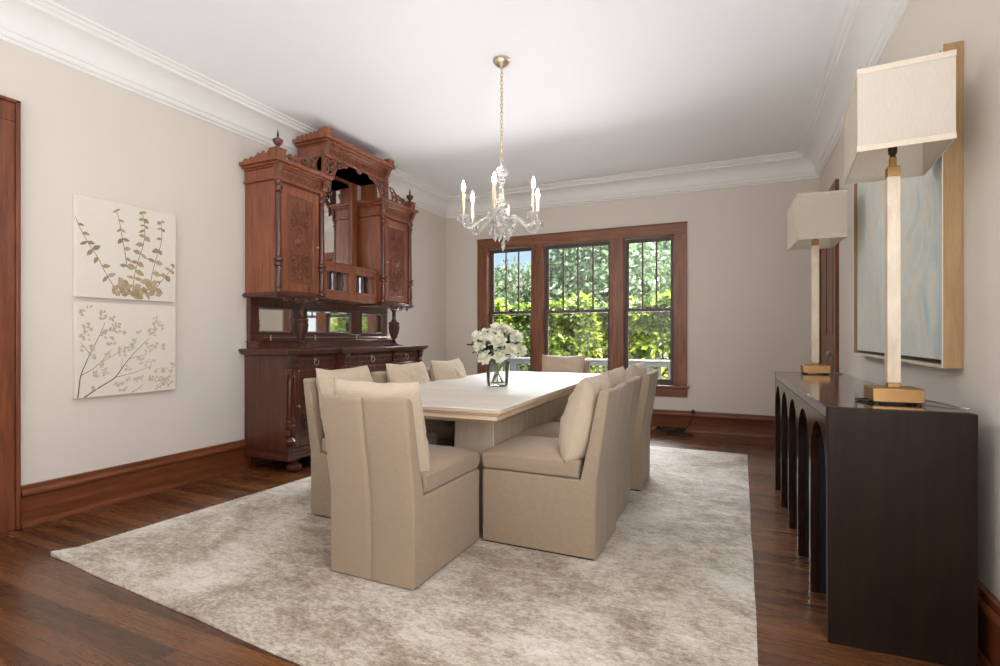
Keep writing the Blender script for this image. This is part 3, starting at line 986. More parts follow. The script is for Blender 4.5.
def smooth_path(pts, k=6):
    out = []
    n = len(pts)
    for i in range(n - 1):
        p0, p1, p2, p3 = pts[max(0, i - 1)], pts[i], pts[i + 1], pts[min(n - 1, i + 2)]
        for j in range(k):
            t = j / k
            out.append(tuple(0.5 * ((2 * b1) + (c1 - a1) * t + (2 * a1 - 5 * b1 + 4 * c1 - d1) * t * t + (3 * b1 - a1 - 3 * c1 + d1) * t ** 3)
                             for a1, b1, c1, d1 in zip(p0, p1, p2, p3)))
    out.append(tuple(pts[-1]))
    return out
CD = 0.042
CWI = 0.648
def canvas(z0, h, label):
    t = thing('canvas_print', label, 'canvas print', (XL, 1.875, z0), 0, 'botanical canvas prints')
    B().box(0.002, CD, 0, CWI, 0, h).build('canvas', M['canvas'], t, bevel=0.004, seg=3)
    return t
cA = canvas(1.392, 0.660, 'upper canvas print of gold eucalyptus sprigs on the left wall')
def mapA(x, y, h):
    s = (x - 48) / 539.0
    top = 50 + 115 * s; bot = 598 + 37 * s
    return (s * CWI, (1 - (y - top) / (bot - top)) * h)
m = B(); ms = B()
rnd = random.Random(4)
stemsA = [[(45, 170), (70, 240), (110, 320), (150, 385), (190, 470), (245, 560), (300, 595)],
          [(245, 135), (262, 200), (272, 260), (285, 330), (295, 390), (300, 440)],
          [(385, 145), (398, 210), (400, 250), (392, 320), (365, 400), (345, 470), (335, 540), (330, 590)],
          [(493, 200), (500, 250), (495, 320), (465, 400), (445, 470), (430, 530), (400, 590)],
          [(580, 440), (545, 470), (510, 505), (470, 550), (440, 590)]]
leafA = [(28, 62), (30, 52), (40, 66), (34, 62), (36, 60)]
for si, st in enumerate(stemsA):
    pp = smooth_path([mapA(x, y, 0.660) for x, y in st], 5)
    flat_stroke(ms, pp, 0.0016, 0.0022, CD + 0.0008)
    n = len(pp)
    for i in range(0, n, 3 if si in (0, 2) else 4):
        p = pp[i]; q = pp[min(i + 1, n - 1)]
        a = math.atan2(q[1] - p[1], q[0] - p[0])
        g = 0.55 + 0.65 * i / n
        for sd in (-1, 1):
            if rnd.random() < 0.13: continue
            ln = (0.062 if si != 1 else 0.05) * g * rnd.uniform(0.8, 1.2)
            ang = a + sd * rnd.uniform(0.7, 1.7)
            y, z = p
            ey, ez = y + cos(ang) * ln, z + sin(ang) * ln
            if not (0.004 < ey < CWI - 0.004 and 0.004 < ez < 0.655 and y > 0.003): continue
            leaf_poly(m, 0, y, z, ang, ln, ln * rnd.uniform(0.35, 0.75), CD + 0.0010 + 0.0002 * rnd.random())
for i in range(26):
    y, z = rnd.uniform(0.22, 0.50), rnd.uniform(0.01, 0.11)
    ang = rnd.uniform(0, pi); ln = rnd.uniform(0.035, 0.06)
    if z + ln < 0.2 and 0.01 < y + cos(ang) * ln < CWI - 0.01 and z + sin(ang) * ln > 0.005:
        leaf_poly(m, 0, y, z, ang, ln, ln * rnd.uniform(0.5, 0.8), CD + 0.0012 + 0.0003 * rnd.random())
ms.build('printed_stems', M['print_s'], cA, smooth=False); m.build('printed_leaves', M['print_a'], cA, smooth=False)
cB = canvas(0.737, 0.625, 'lower canvas print of a pale blossom branch on the left wall')
def mapB(x, y, h):
    s = (x - 57) / 555.0
    top = 65 + 40 * s; bot = 628 - 50 * s
    return (s * CWI, (1 - (y - top) / (bot - top)) * h)
m = B(); ms = B()
br_ = [([(95, 622), (170, 565), (250, 510), (300, 440), (330, 400), (390, 335), (445, 285)], 0.0042, 0.0014),
       ([(66, 622), (72, 560), (80, 495), (105, 420), (125, 370), (165, 280), (200, 190)], 0.0040, 0.0013),
       ([(80, 495), (140, 455), (180, 420), (280, 360)], 0.0022, 0.001), ([(180, 420), (215, 370), (240, 340)], 0.0016, 0.0008),
       ([(250, 508), (340, 485), (400, 465), (460, 445)], 0.0018, 0.0008), ([(125, 370), (95, 325), (75, 298)], 0.0018, 0.0008),
       ([(345, 595), (385, 570), (410, 548)], 0.0022, 0.0010), ([(330, 400), (380, 388), (435, 372)], 0.0016, 0.0008),
       ([(285, 455), (292, 420), (295, 390)], 0.0014, 0.0008), ([(480, 580), (530, 545), (560, 510), (590, 470)], 0.0018, 0.0008)]
for st, w0, w1 in br_:
    flat_stroke(ms, smooth_path([mapB(x, y, 0.625) for x, y in st], 5), w0, w1, CD + 0.0008)
cl = [(185, 148, 26, 9), (235, 165, 14, 5), (255, 225, 34, 12), (195, 260, 26, 9), (235, 300, 30, 9), (110, 215, 30, 9), (85, 130, 18, 6), (115, 80, 22, 5),
      (110, 270, 28, 8), (135, 330, 20, 5), (300, 350, 34, 13), (350, 335, 20, 6), (210, 375, 18, 5), (355, 300, 16, 5), (470, 245, 34, 13), (485, 190, 26, 9), (515, 215, 18, 5),
      (440, 340, 30, 10), (485, 325, 18, 5), (525, 335, 16, 5), (390, 410, 22, 7), (455, 430, 30, 9), (330, 450, 18, 5), (385, 520, 28, 9), (280, 565, 36, 12), (205, 475, 22, 6),
      (150, 490, 20, 6), (150, 560, 20, 5), (325, 515, 14, 4), (460, 525, 26, 9), (510, 530, 34, 13), (560, 525, 30, 12), (575, 450, 26, 8), (598, 418, 14, 5), (530, 470, 16, 5), (490, 465, 12, 4), (80, 340, 14, 4), (145, 380, 14, 4), (180, 430, 16, 5), (310, 250, 10, 2), (380, 240, 12, 3)]
for x, y, r, n in cl:
    for i in range(n):
        a = rnd.uniform(0, 2 * pi); q = r * sqrt(rnd.random())
        yy, zz = mapB(x + q * cos(a), y + q * sin(a), 0.625)
        for kq in range(3):
            ang = rnd.uniform(0, 2 * pi); ln = rnd.uniform(0.010, 0.018)
            if 0.02 < yy < CWI - 0.02 and 0.02 < zz < 0.605:
                leaf_poly(m, 0, yy, zz, ang, ln, ln * 0.75, CD + 0.0010 + 0.0004 * rnd.random())
ms.build('printed_branch', M['print_s'], cB, smooth=False); m.build('printed_blossoms', M['print_b'], cB, smooth=False)

# ------------------------------------------------------------ carved sideboard
def buffet():
    BY = 4.13
    t = thing('carved_sideboard', 'tall antique carved walnut sideboard with mirrored hutch against left wall', 'sideboard', (XL, BY, 0))
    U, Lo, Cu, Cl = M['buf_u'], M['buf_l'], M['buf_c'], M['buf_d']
    def scrolls(m, a, list_, r=0.008, depth=0.5):
        for pts in list_:
            m.tube([(a, p[0], p[1]) for p in pts], lambda t_: r * (1.0 - 0.35 * t_), 6)
    # ---- base
    def foot(a, bb):
        B().lathe([(0.034, 0.0), (0.054, 0.010), (0.064, 0.034), (0.058, 0.056), (0.032, 0.070), (0.028, 0.082), (0.044, 0.092), (0.044, 0.110)], (a, bb, 0), 20).build('foot', Lo, t)
    for bb in (-0.88, 0.88):
        foot(0.475, bb); B().box(0.045, 0.08, bb * 1.09 - 0.018, bb * 1.09 + 0.018, 0, 0.110).build('foot', Lo, t)
    for bb in (-0.38, 0.38):
        foot(0.545, bb)
    def step(m, grow, z0, z1):
        m.box(0.012, 0.53 + grow, -0.995 - grow, 0.995 + grow, z0, z1)
        m.box(0.53 + grow, 0.60 + grow, -0.42 - grow, 0.42 + grow, z0, z1)
    m = B(); step(m, 0.008, 0.108, 0.140); step(m, -0.002, 0.140, 0.165); step(m, -0.014, 0.165, 0.195)
    m.build('base_moulding', Lo, t, bevel=0.004)
    m = B()
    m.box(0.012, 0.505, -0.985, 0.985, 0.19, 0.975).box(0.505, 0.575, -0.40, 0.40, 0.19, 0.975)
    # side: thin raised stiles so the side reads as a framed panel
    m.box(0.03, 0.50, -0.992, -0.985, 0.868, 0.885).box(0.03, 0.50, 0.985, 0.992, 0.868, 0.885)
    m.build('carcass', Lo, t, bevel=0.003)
    m = B(); step(m, 0.045, 0.995, 1.012); step(m, 0.03, 0.982, 0.995); step(m, 0.052, 1.012, 1.030)
    m.build('counter', Lo, t, bevel=0.004)
    def door(b0, b1, a):
        m = B(); z0, z1 = 0.205, 0.850
        fw = 0.055
        m.box(a, a + 0.016, b0, b0 + fw, z0, z1).box(a, a + 0.016, b1 - fw, b1, z0, z1)
        m.box(a, a + 0.016, b0 + fw, b1 - fw, z0, z0 + 0.07).box(a, a + 0.016, b0 + fw, b1 - fw, z1 - 0.06, z1)
        d = m.build('door', Lo, t, bevel=0.006)
        carve(a + 0.004, b0 + fw, b1 - fw, z0 + 0.07, z1 - 0.06, d, Cl)
        B().lathe([(0.006, 0), (0.006, 0.012), (0.013, 0.018), (0.010, 0.028), (0.002, 0.03)], (a + 0.016, b0 + fw * 0.5, 0.55), 12, 'x').build('knob', M['brass_a'], d)
    def carve(a, b0, b1, z0, z1, parent, mat):
        m = B()
        m.box(a - 0.004, a, b0, b1, z0, z1)
        e = 0.012
        for q in ((b0, b0 + e, z0, z1), (b1 - e, b1, z0, z1), (b0 + e, b1 - e, z0, z0 + e), (b0 + e, b1 - e, z1 - e, z1)):
            m.box(a, a + 0.006, *q)
        cb, cz = (b0 + b1) / 2, (z0 + z1) / 2
        hw, hh = (b1 - b0) / 2 - 0.022, (z1 - z0) / 2 - 0.03
        # mask-like boss in the middle
        m.ball((a, cb, cz), (0.030, hw * 0.46, hh * 0.17), 14, 8)
        m.ball((a + 0.024, cb, cz), (0.016, hw * 0.13, hh * 0.07), 10, 6)
        for s in (-1, 1):
            m.ball((a + 0.022, cb + s * hw * 0.22, cz + hh * 0.05), (0.010, hw * 0.11, hh * 0.022), 8, 5)
            m.ball((a + 0.008, cb + s * hw * 0.5, cz - hh * 0.02), (0.010, hw * 0.16, hh * 0.12), 8, 6)
            for v in (1, -1):
                # S-scrolls rising and falling from the boss, with leaf buds
                p1 = spiral(cb + s * hw * 0.50, cz + v * hh * 0.42, hw * 0.42, hw * 0.08, (pi if s > 0 else 0) , s * v * -1.35)
                p2 = spiral(cb + s * hw * 0.42, cz + v * hh * 0.72, hw * 0.36, hw * 0.06, (pi if s > 0 else 0), s * v * 1.35)
                for pth in (p1, p2):
                    m.tube([(a + 0.007, y, z) for y, z in pth], lambda t_: 0.0085 * (1 - 0.45 * t_), 6)
                for q in range(4):
                    zz = cz + v * hh * (0.26 + 0.2 * q)
                    m.ball((a + 0.002, cb + s * hw * (0.72 - 0.1 * (q % 2)), zz), (0.008, hw * 0.16, hh * 0.035), 8, 5)
                m.ball((a + 0.003, cb + s * hw * 0.16, cz + v * hh * 0.92), (0.009, hw * 0.2, hh * 0.05), 8, 5)
        for v in (1, -1):
            m.ball((a + 0.004, cb, cz + v * hh * 0.80), (0.012, hw * 0.18, hh * 0.07), 8, 6)
            m.tube([(a + 0.002, cb, cz + v * hh * 0.15), (a + 0.004, cb, cz + v * hh * 0.9)], 0.006, 6)
            m.ball((a + 0.004, cb, cz + v * hh * 0.33), (0.011, hw * 0.22, hh * 0.05), 8, 6)
        m.build('carved_panel', mat, parent)
    door(-0.915, -0.45, 0.505); door(0.45, 0.915, 0.505)
    door(-0.33, -0.002, 0.575); door(0.002, 0.33, 0.575)
    def drawer(b0, b1, a):
        m = B(); m.box(a, a + 0.014, b0, b1, 0.885, 0.968)
        d = m.build('drawer', Lo, t, bevel=0.004)
        m = B()
        n = int((b1 - b0) / 0.05)
        for i in range(n):
            bb = b0 + (i + 0.5) * (b1 - b0) / n
            m.tube([(a + 0.015, y, z) for y, z in spiral(bb, 0.926, 0.022, 0.004, i * pi, 1.2 if i % 2 else -1.2, 14)], 0.005, 5)
        for i in range(int((b1 - b0) / 0.022)):
            m.ball((a + 0.014, b0 + 0.011 + i * 0.022, 0.958), (0.008, 0.009, 0.006), 6, 4)
        m.build('carving', Cl, d)
        cb = (b0 + b1) / 2
        m = B(); m.lathe([(0.016, 0.0), (0.016, 0.006), (0.006, 0.012), (0.006, 0.018)], (a + 0.014, cb, 0.934), 12, 'x')
        m.tube([(a + 0.032, cb + 0.026 * cos(q), 0.912 + 0.026 * sin(q)) for q in [2 * pi * i / 16 for i in range(16)]], 0.0035, 6, closed=True)
        m.build('ring_pull', M['pewter'], d)
    drawer(-0.915, -0.45, 0.505); drawer(-0.335, 0.335, 0.575); drawer(0.45, 0.915, 0.505)
    # turned corner colonettes of the base
    pb = [(0.026, 0.19), (0.026, 0.22), (0.018, 0.228), (0.030, 0.245), (0.036, 0.268), (0.024, 0.288), (0.016, 0.30), (0.026, 0.315), (0.024, 0.36), (0.034, 0.375),
          (0.036, 0.395), (0.028, 0.405), (0.036, 0.42), (0.034, 0.44), (0.020, 0.45), (0.023, 0.47), (0.018, 0.78), (0.026, 0.79), (0.018, 0.80), (0.030, 0.82), (0.030, 0.868)]
    for a, bb in ((0.518, -0.955), (0.518, 0.955), (0.59, -0.365), (0.59, 0.365)):
        B().lathe([(r_ * 1.15, z_) for r_, z_ in pb], (a, bb, 0), 18).build('colonette', Lo, t)
    # scroll corbels under the counter
    for a, bb in ((0.505, -0.955), (0.505, 0.955), (0.575, -0.375), (0.575, 0.375)):
        m = B(); w = 0.03
        m.prism([(a - 0.01, 0.87), (a + 0.022, 0.87), (a + 0.026, 0.89), (a + 0.03, 0.92), (a + 0.045, 0.955), (a + 0.055, 0.98), (a - 0.01, 0.98)], bb - w, bb + w, 'y')
        m.lathe([(0.016, -w - 0.003), (0.016, w + 0.003)], (a + 0.030, bb, 0.955), 14, 'y').lathe([(0.012, -w - 0.003), (0.012, w + 0.003)], (a + 0.022, bb, 0.885), 14, 'y')
        for q in range(3):
            m.tube([(a + 0.026 + 0.016 * u, bb - 0.018 + 0.018 * q, 0.885 + 0.06 * u) for u in (0, 0.3, 0.6, 1)], 0.006, 6)
        m.build('corbel', Cl, t, bevel=0.002)
    # ---- mirrored back between counter and hutch
    m = B()
    m.box(0.012, 0.035, -0.965, 0.965, 1.03, 1.49)
    for q in ((-0.965, -0.89), (-0.48, -0.33), (0.33, 0.48), (0.89, 0.965)):
        m.box(0.035, 0.056, q[0], q[1], 1.158, 1.405)
    m.box(0.035, 0.058, -0.965, 0.965, 1.405, 1.49).box(0.035, 0.058, -0.965, 0.965, 1.10, 1.158)
    m.box(0.012, 0.15, -0.965, 0.965, 1.03, 1.085).box(0.012, 0.165, -0.975, 0.975, 1.085, 1.10)
    m.build('splash_back', Lo, t, bevel=0.004)
    for b0, b1 in ((-0.89, -0.48), (-0.33, 0.33), (0.48, 0.89)):
        fr = B()
        for q in ((b0, b0 + 0.012, 1.158, 1.405), (b1 - 0.012, b1, 1.158, 1.405), (b0, b1, 1.158, 1.17), (b0, b1, 1.393, 1.405)):
            fr.box(0.036, 0.064, *q)
        f_ = fr.build('mirror_frame', Cl, t, bevel=0.003)
        mm = B()
        # bevelled glass
        o0, o1, p0, p1, e = b0 + 0.010, b1 - 0.010, 1.168, 1.395, 0.018
        xo, xi = 0.041, 0.0435
        mm.quad((xi, o0 + e, p0 + e), (xi, o1 - e, p0 + e), (xi, o1 - e, p1 - e), (xi, o0 + e, p1 - e))
        mm.quad((xo, o0, p0), (xo, o1, p0), (xi, o1 - e, p0 + e), (xi, o0 + e, p0 + e))
        mm.quad((xo, o0, p1), (xo, o1, p1), (xi, o1 - e, p1 - e), (xi, o0 + e, p1 - e))
        mm.quad((xo, o0, p0), (xo, o0, p1), (xi, o0 + e, p1 - e), (xi, o0 + e, p0 + e))
        mm.quad((xo, o1, p0), (xo, o1, p1), (xi, o1 - e, p1 - e), (xi, o1 - e, p0 + e))
        mm.build('mirror', M['mirror'], f_, smooth=False)
    m = B()
    for bb in (-0.83, -0.30, 0.30, 0.83):
        m.lathe([(0.006, 1.10), (0.008, 1.11), (0.005, 1.13), (0.008, 1.142), (0.003, 1.15)], (0.15, bb, 0), 8)
    m.tube([(0.15, -0.9, 1.128), (0.15, 0.9, 1.128)], 0.003, 6)
    m.build('gallery_rail', M['brass_a'], t)
    # turned urn supports carrying the hutch
    pu = [(0.058, 1.03), (0.058, 1.042), (0.040, 1.05), (0.024, 1.068), (0.030, 1.076), (0.020, 1.085), (0.016, 1.10), (0.034, 1.112), (0.046, 1.16), (0.056, 1.23),
          (0.058, 1.262), (0.062, 1.268), (0.062, 1.285), (0.048, 1.292), (0.034, 1.30), (0.022, 1.325), (0.018, 1.36), (0.026, 1.375), (0.018, 1.39), (0.024, 1.41), (0.040, 1.43), (0.052, 1.452), (0.052, 1.47)]
    for bb in (-0.675, 0.695):
        m = B(); m.box(0.27, 0.41, bb - 0.075, bb + 0.075, 1.030, 1.040); m.lathe(pu, (0.35, bb, 0.006), 20)
        for i in range(14):
            a = 2 * pi * i / 14
            m.tube([(0.35 + 0.046 * cos(a), bb + 0.046 * sin(a), 1.165), (0.35 + 0.058 * cos(a), bb + 0.058 * sin(a), 1.25)], 0.006, 5)
        m.build('urn_support', Cl, t)
    # ---- hutch wings
    A1 = 0.365
    for s in (-1, 1):
        def Y(v):
            return s * v
        def bb(m, a0, a1, y0, y1, z0, z1):
            lo, hi = sorted((Y(y0), Y(y1)))
            m.box(a0, a1, lo, hi, z0, z1)
        m = B()
        bb(m, 0.012, A1, 0.435, 0.98, 1.51, 2.45)
        m.build('wing_cabinet', U, t, bevel=0.003)
        m = B()
        bb(m, 0.012, A1 + 0.045, 0.405, 1.01, 1.482, 1.50); bb(m, 0.012, A1 + 0.03, 0.415, 1.0, 1.50, 1.512); bb(m, 0.012, A1 + 0.03, 0.42, 1.0, 1.470, 1.482)
        m.build('wing_shelf', Lo, t, bevel=0.004)
        m = B()
        sc = []
        for i in range(4):
            y = 0.51 + i * 0.125
            sc.append([(Y(a_), z_) for a_, z_ in spiral(y, 1.452, 0.026, 0.006, pi / 2, 1.3 if i < 2 else -1.3, 16)])
        sc.append([(Y(0.43 + 0.55 * q), 1.468 - 0.035 * sin(pi * q) ** 2) for q in [i / 14 for i in range(15)]])
        scrolls(m, A1 + 0.025, sc, 0.008)
        m.build('pendant_fretwork', Cl, t)
        # door with carved panel
        m = B(); z0, z1 = 1.525, 2.435
        lo_, hi_ = sorted((Y(0.487), Y(0.925)))
        fw = 0.070
        m.box(A1, A1 + 0.014, lo_, lo_ + fw, z0, z1).box(A1, A1 + 0.014, hi_ - fw, hi_, z0, z1)
        m.box(A1, A1 + 0.014, lo_ + fw, hi_ - fw, z0, z0 + 0.07).box(A1, A1 + 0.014, lo_ + fw, hi_ - fw, z1 - 0.075, z1)
        d = m.build('wing_door', U, t, bevel=0.006)
        carve(A1 + 0.004, lo_ + fw, hi_ - fw, z0 + 0.07, z1 - 0.075, d, Cu)
        B().lathe([(0.005, 0), (0.005, 0.01), (0.011, 0.016), (0.002, 0.024)], (A1 + 0.014, lo_ + 0.03 if s > 0 else hi_ - 0.03, 1.95), 12, 'x').build('knob', M['brass_a'], d)
        # slender turned columns either side of the door
        pc = [(0.026, 1.512), (0.026, 1.535), (0.018, 1.545), (0.022, 1.56), (0.024, 1.60), (0.020, 1.70), (0.018, 1.725), (0.030, 1.735), (0.032, 1.755), (0.022, 1.765), (0.032, 1.775),
              (0.032, 1.795), (0.018, 1.805), (0.020, 1.83), (0.017, 2.34), (0.024, 2.35), (0.017, 2.36), (0.026, 2.385), (0.026, 2.40), (0.018, 2.41), (0.027, 2.43), (0.027, 2.452)]
        for y in (0.955, 0.458):
            B().lathe([(r_ * 1.3, z_) for r_, z_ in pc], (A1 + 0.016, Y(y), 0), 18).build('column', Lo, t)
        # wing cornice with carved frieze
        m = B()
        bb(m, 0.012, A1 + 0.035, 0.42, 1.0, 2.452, 2.468); bb(m, 0.012, A1 + 0.020, 0.43, 0.985, 2.468, 2.56)
        bb(m, 0.012, A1 + 0.040, 0.42, 1.0, 2.56, 2.575); bb(m, 0.012, A1 + 0.06, 0.40, 1.02, 2.575, 2.595); bb(m, 0.012, A1 + 0.085, 0.38, 1.045, 2.595, 2.625)
        m.build('wing_cornice', U, t, bevel=0.005)
        m = B()
        for i in range(9):
            y = 0.475 + i * 0.057
            m.tube([(A1 + 0.022, Y(a_), z_) for a_, z_ in spiral(y, 2.514, 0.028, 0.005, i * pi, 1.25 if i % 2 else -1.25, 16)], 0.007, 5)
            m.ball((A1 + 0.022, Y(y + 0.03), 2.514), (0.010, 0.010, 0.026), 8, 5)
        for y in (0.435, 0.975):
            m.prism([(A1 + 0.01, 2.44), (A1 + 0.035, 2.45), (A1 + 0.03, 2.49), (A1 + 0.055, 2.53), (A1 + 0.075, 2.575), (A1 + 0.01, 2.575)], Y(y) - 0.024, Y(y) + 0.024, 'y')
        m.build('frieze_carving', Cu, t)
        # outer finial on its pedestal
        m = B()
        bb(m, A1 - 0.03, A1 + 0.062, 0.915, 1.007, 2.625, 2.70); bb(m, A1 - 0.036, A1 + 0.068, 0.909, 1.013, 2.70, 2.712)
        fn = m.build('finial_pedestal', U, t, bevel=0.003)
        B().lathe([(0.030, 2.712), (0.018, 2.722), (0.014, 2.735), (0.030, 2.75), (0.040, 2.772), (0.043, 2.785), (0.034, 2.792), (0.020, 2.80), (0.008, 2.81), (0.010, 2.825), (0.006, 2.85), (0.002, 2.868)],
                  (A1 + 0.016, Y(0.961), 0), 18).build('finial', Lo, fn)
        # scalloped crest along the outer side, rising to the pedestal
        pts = [(0.02, 2.625)]
        N = 40
        for i in range(N + 1):
            q = i / N
            a_ = 0.02 + (A1 - 0.05) * q
            pts.append((a_, 2.635 + 0.035 * q + 0.022 * abs(sin(q * pi * 4.5)) + (0.015 if 0.55 < q < 0.8 else 0)))
        pts.append((A1 - 0.03, 2.625))
        B().prism(pts, Y(1.002) - 0.011, Y(1.002) + 0.011, 'y').build('side_crest', U, t)
        # open fretwork crest on the front, climbing to the hood
        m = B()
        sc = []
        for i in range(4):
            y = 0.86 - i * 0.085
            rr = 0.032 + 0.010 * i
            sc.append([(Y(a_), z_) for a_, z_ in spiral(y, 2.632 + rr, rr, 0.006, -pi / 2, 1.4 if i % 2 else -1.4, 20)])
            sc.append([(Y(y - 0.04 + 0.03 * sin(q * 5)), 2.63 + q * (0.06 + 0.03 * i)) for q in [j / 8 for j in range(9)]])
        sc.append([(Y(0.91 - 0.36 * q), 2.655 + 0.12 * q ** 1.6 + 0.012 * sin(q * 16)) for q in [j / 24 for j in range(25)]])
        scrolls(m, A1 + 0.045, sc, 0.011)
        m.build('crest_fretwork', Cu, t)
        # fretwork panel and lobed spandrel of the arch below the hood
        m = B()
        sc = []
        for i, (y, z, r_) in enumerate(((0.505, 2.765, 0.042), (0.515, 2.69, 0.04), (0.50, 2.62, 0.036), (0.50, 2.56, 0.028), (0.435, 2.765, 0.04), (0.43, 2.70, 0.036), (0.365, 2.775, 0.034),
                                        (0.305, 2.785, 0.026), (0.44, 2.64, 0.026), (0.255, 2.79, 0.020))):
            sc.append([(Y(a_), z_) for a_, z_ in spiral(y - 0.065, z, r_, 0.006, i * 1.3, 1.4 if i % 2 else -1.4, 20)])
        sc.append([(Y(0.405 - 0.25 * q), 2.50 + 0.285 * (1 - (1 - q) ** 2.2) ** 0.6 + 0.012 * sin(q * 20)) for q in [j / 30 for j in range(31)]])
        sc.append([(Y(0.475), 2.80 - 0.30 * q) for q in [j / 6 for j in range(7)]])
        scrolls(m, 0.425, sc, 0.012)
        m.build('arch_spandrel', Cu, t)
        # hood side panel and post
        m = B()
        bb(m, 0.10, 0.30, 0.43, 0.46, 2.625, 2.80); bb(m, 0.395, 0.418, 0.43, 0.478, 2.625, 2.80)
        m.build('hood_side', U, t, bevel=0.003)
    # ---- middle of the hutch: cubbies, tall mirror, hood
    m = B()
    z0, z1 = 1.49, 1.83
    a1 = 0.345
    m.box(0.012, a1, -0.434, 0.434, z0, z0 + 0.075).box(0.012, a1, -0.434, 0.434, z1 - 0.045, z1)
    m.box(0.012, 0.06, -0.434, 0.434, z0, z1)
    for q in ((-0.434, -0.375), (-0.03, 0.03), (0.375, 0.434)):
        m.box(0.012, a1, q[0], q[1], z0 + 0.075, z1 - 0.045)
    m.box(0.012, a1 + 0.015, -0.434, 0.434, z1, z1 + 0.018)
    m.build('middle_shelf', U, t, bevel=0.004)
    for b0, b1 in ((-0.375, -0.03), (0.03, 0.375)):
        m = B()
        for q in ((b0, b0 + 0.02, z0 + 0.075, z1 - 0.045), (b1 - 0.02, b1, z0 + 0.075, z1 - 0.045), (b0 + 0.02, b1 - 0.02, z0 + 0.075, z0 + 0.095), (b0 + 0.02, b1 - 0.02, z1 - 0.065, z1 - 0.045)):
            m.box(a1 - 0.02, a1 + 0.006, *q)
        cu = m.build('cubby_front', U, t, bevel=0.004)
        B().box(a1 - 0.075, a1 - 0.07, b0, b1, z0 + 0.075, z1 - 0.045).build('cubby_mirror', M['mirror'], cu, smooth=False)
        for i in range(3):
            y = b0 + 0.075 + i * (b1 - b0 - 0.15) / 2
            B().lathe([(0.020, z0 + 0.075), (0.020, z0 + 0.095), (0.014, z0 + 0.105), (0.018, z0 + 0.16), (0.013, z1 - 0.085), (0.02, z1 - 0.075), (0.02, z1 - 0.045)], (a1 - 0.04, y, 0), 14).build('colonette', Lo, cu)
    m = B()
    m.box(0.012, 0.04, -0.434, 0.434, z1, 2.86)
    m.box(0.04, 0.075, -0.40, -0.315, z1 + 0.02, 2.86).box(0.04, 0.075, 0.315, 0.40, z1 + 0.02, 2.86)
    m.box(0.04, 0.075, -0.315, 0.315, z1 + 0.02, 1.915).box(0.04, 0.075, -0.315, 0.315, 2.80, 2.86)
    fr = m.build('mirror_frame', U, t, bevel=0.005)
    mm = B()
    o0, o1, p0, p1, e = -0.315, 0.315, 1.915, 2.80, 0.025
    xo, xi = 0.046, 0.050
    mm.quad((xi, o0 + e, p0 + e), (xi, o1 - e, p0 + e), (xi, o1 - e, p1 - e), (xi, o0 + e, p1 - e))
    mm.quad((xo, o0, p0), (xo, o1, p0), (xi, o1 - e, p0 + e), (xi, o0 + e, p0 + e))
    mm.quad((xo, o0, p1), (xo, o1, p1), (xi, o1 - e, p1 - e), (xi, o0 + e, p1 - e))
    mm.quad((xo, o0, p0), (xo, o0, p1), (xi, o0 + e, p1 - e), (xi, o0 + e, p0 + e))
    mm.quad((xo, o1, p0), (xo, o1, p1), (xi, o1 - e, p1 - e), (xi, o1 - e, p0 + e))
    mm.build('mirror', M['mirror'], fr, smooth=False)
    # hood
    h0 = 0.085
    m = B()
    m.box(h0, 0.425, -0.462, 0.462, 2.80, 2.93).box(h0, 0.445, -0.475, 0.475, 2.80, 2.815).box(h0, 0.445, -0.475, 0.475, 2.918, 2.932)
    m.box(h0, 0.47, -0.495, 0.495, 2.932, 2.955).box(h0 - 0.005, 0.50, -0.52, 0.52, 2.955, 2.992)
    m.build('hood', U, t, bevel=0.005)
    m = B()
    for i in range(15):
        y = -0.42 + i * 0.06
        m.tube([(0.427, a_, z_) for a_, z_ in spiral(y, 2.866, 0.030, 0.005, i * pi, 1.25 if i % 2 else -1.25, 16)], 0.0075, 5)
        m.ball((0.427, y + 0.03, 2.866), (0.010, 0.010, 0.030), 8, 5)
    for y in (-0.45, 0.45):
        m.prism([(0.41, 2.80), (0.44, 2.805), (0.435, 2.85), (0.46, 2.89), (0.478, 2.94), (0.41, 2.94)], y - 0.026, y + 0.026, 'y')
    m.build('hood_frieze_carving', Cu, t)
    # keystone boss and corner blocks, scalloped side crest
    B().ball((0.435, 0, 2.80), (0.025, 0.045, 0.04), 14, 8).build('keystone_boss', Cu, t)
    for s in (-1, 1):
        B().box(0.40, 0.485, s * 0.472 - 0.043, s * 0.472 + 0.043, 2.992, 3.05).build('corner_block', U, t, bevel=0.003)
        pts = [(h0 + 0.03, 2.992)]
        for i in range(31):
            q = i / 30
            pts.append((h0 + 0.03 + 0.28 * q, 2.998 + 0.02 * q + 0.016 * abs(sin(q * pi * 5.5))))
        pts.append((0.40, 2.992))
        B().prism(pts, s * 0.500 - 0.011, s * 0.500 + 0.011, 'y').build('hood_crest', U, t)
buffet()

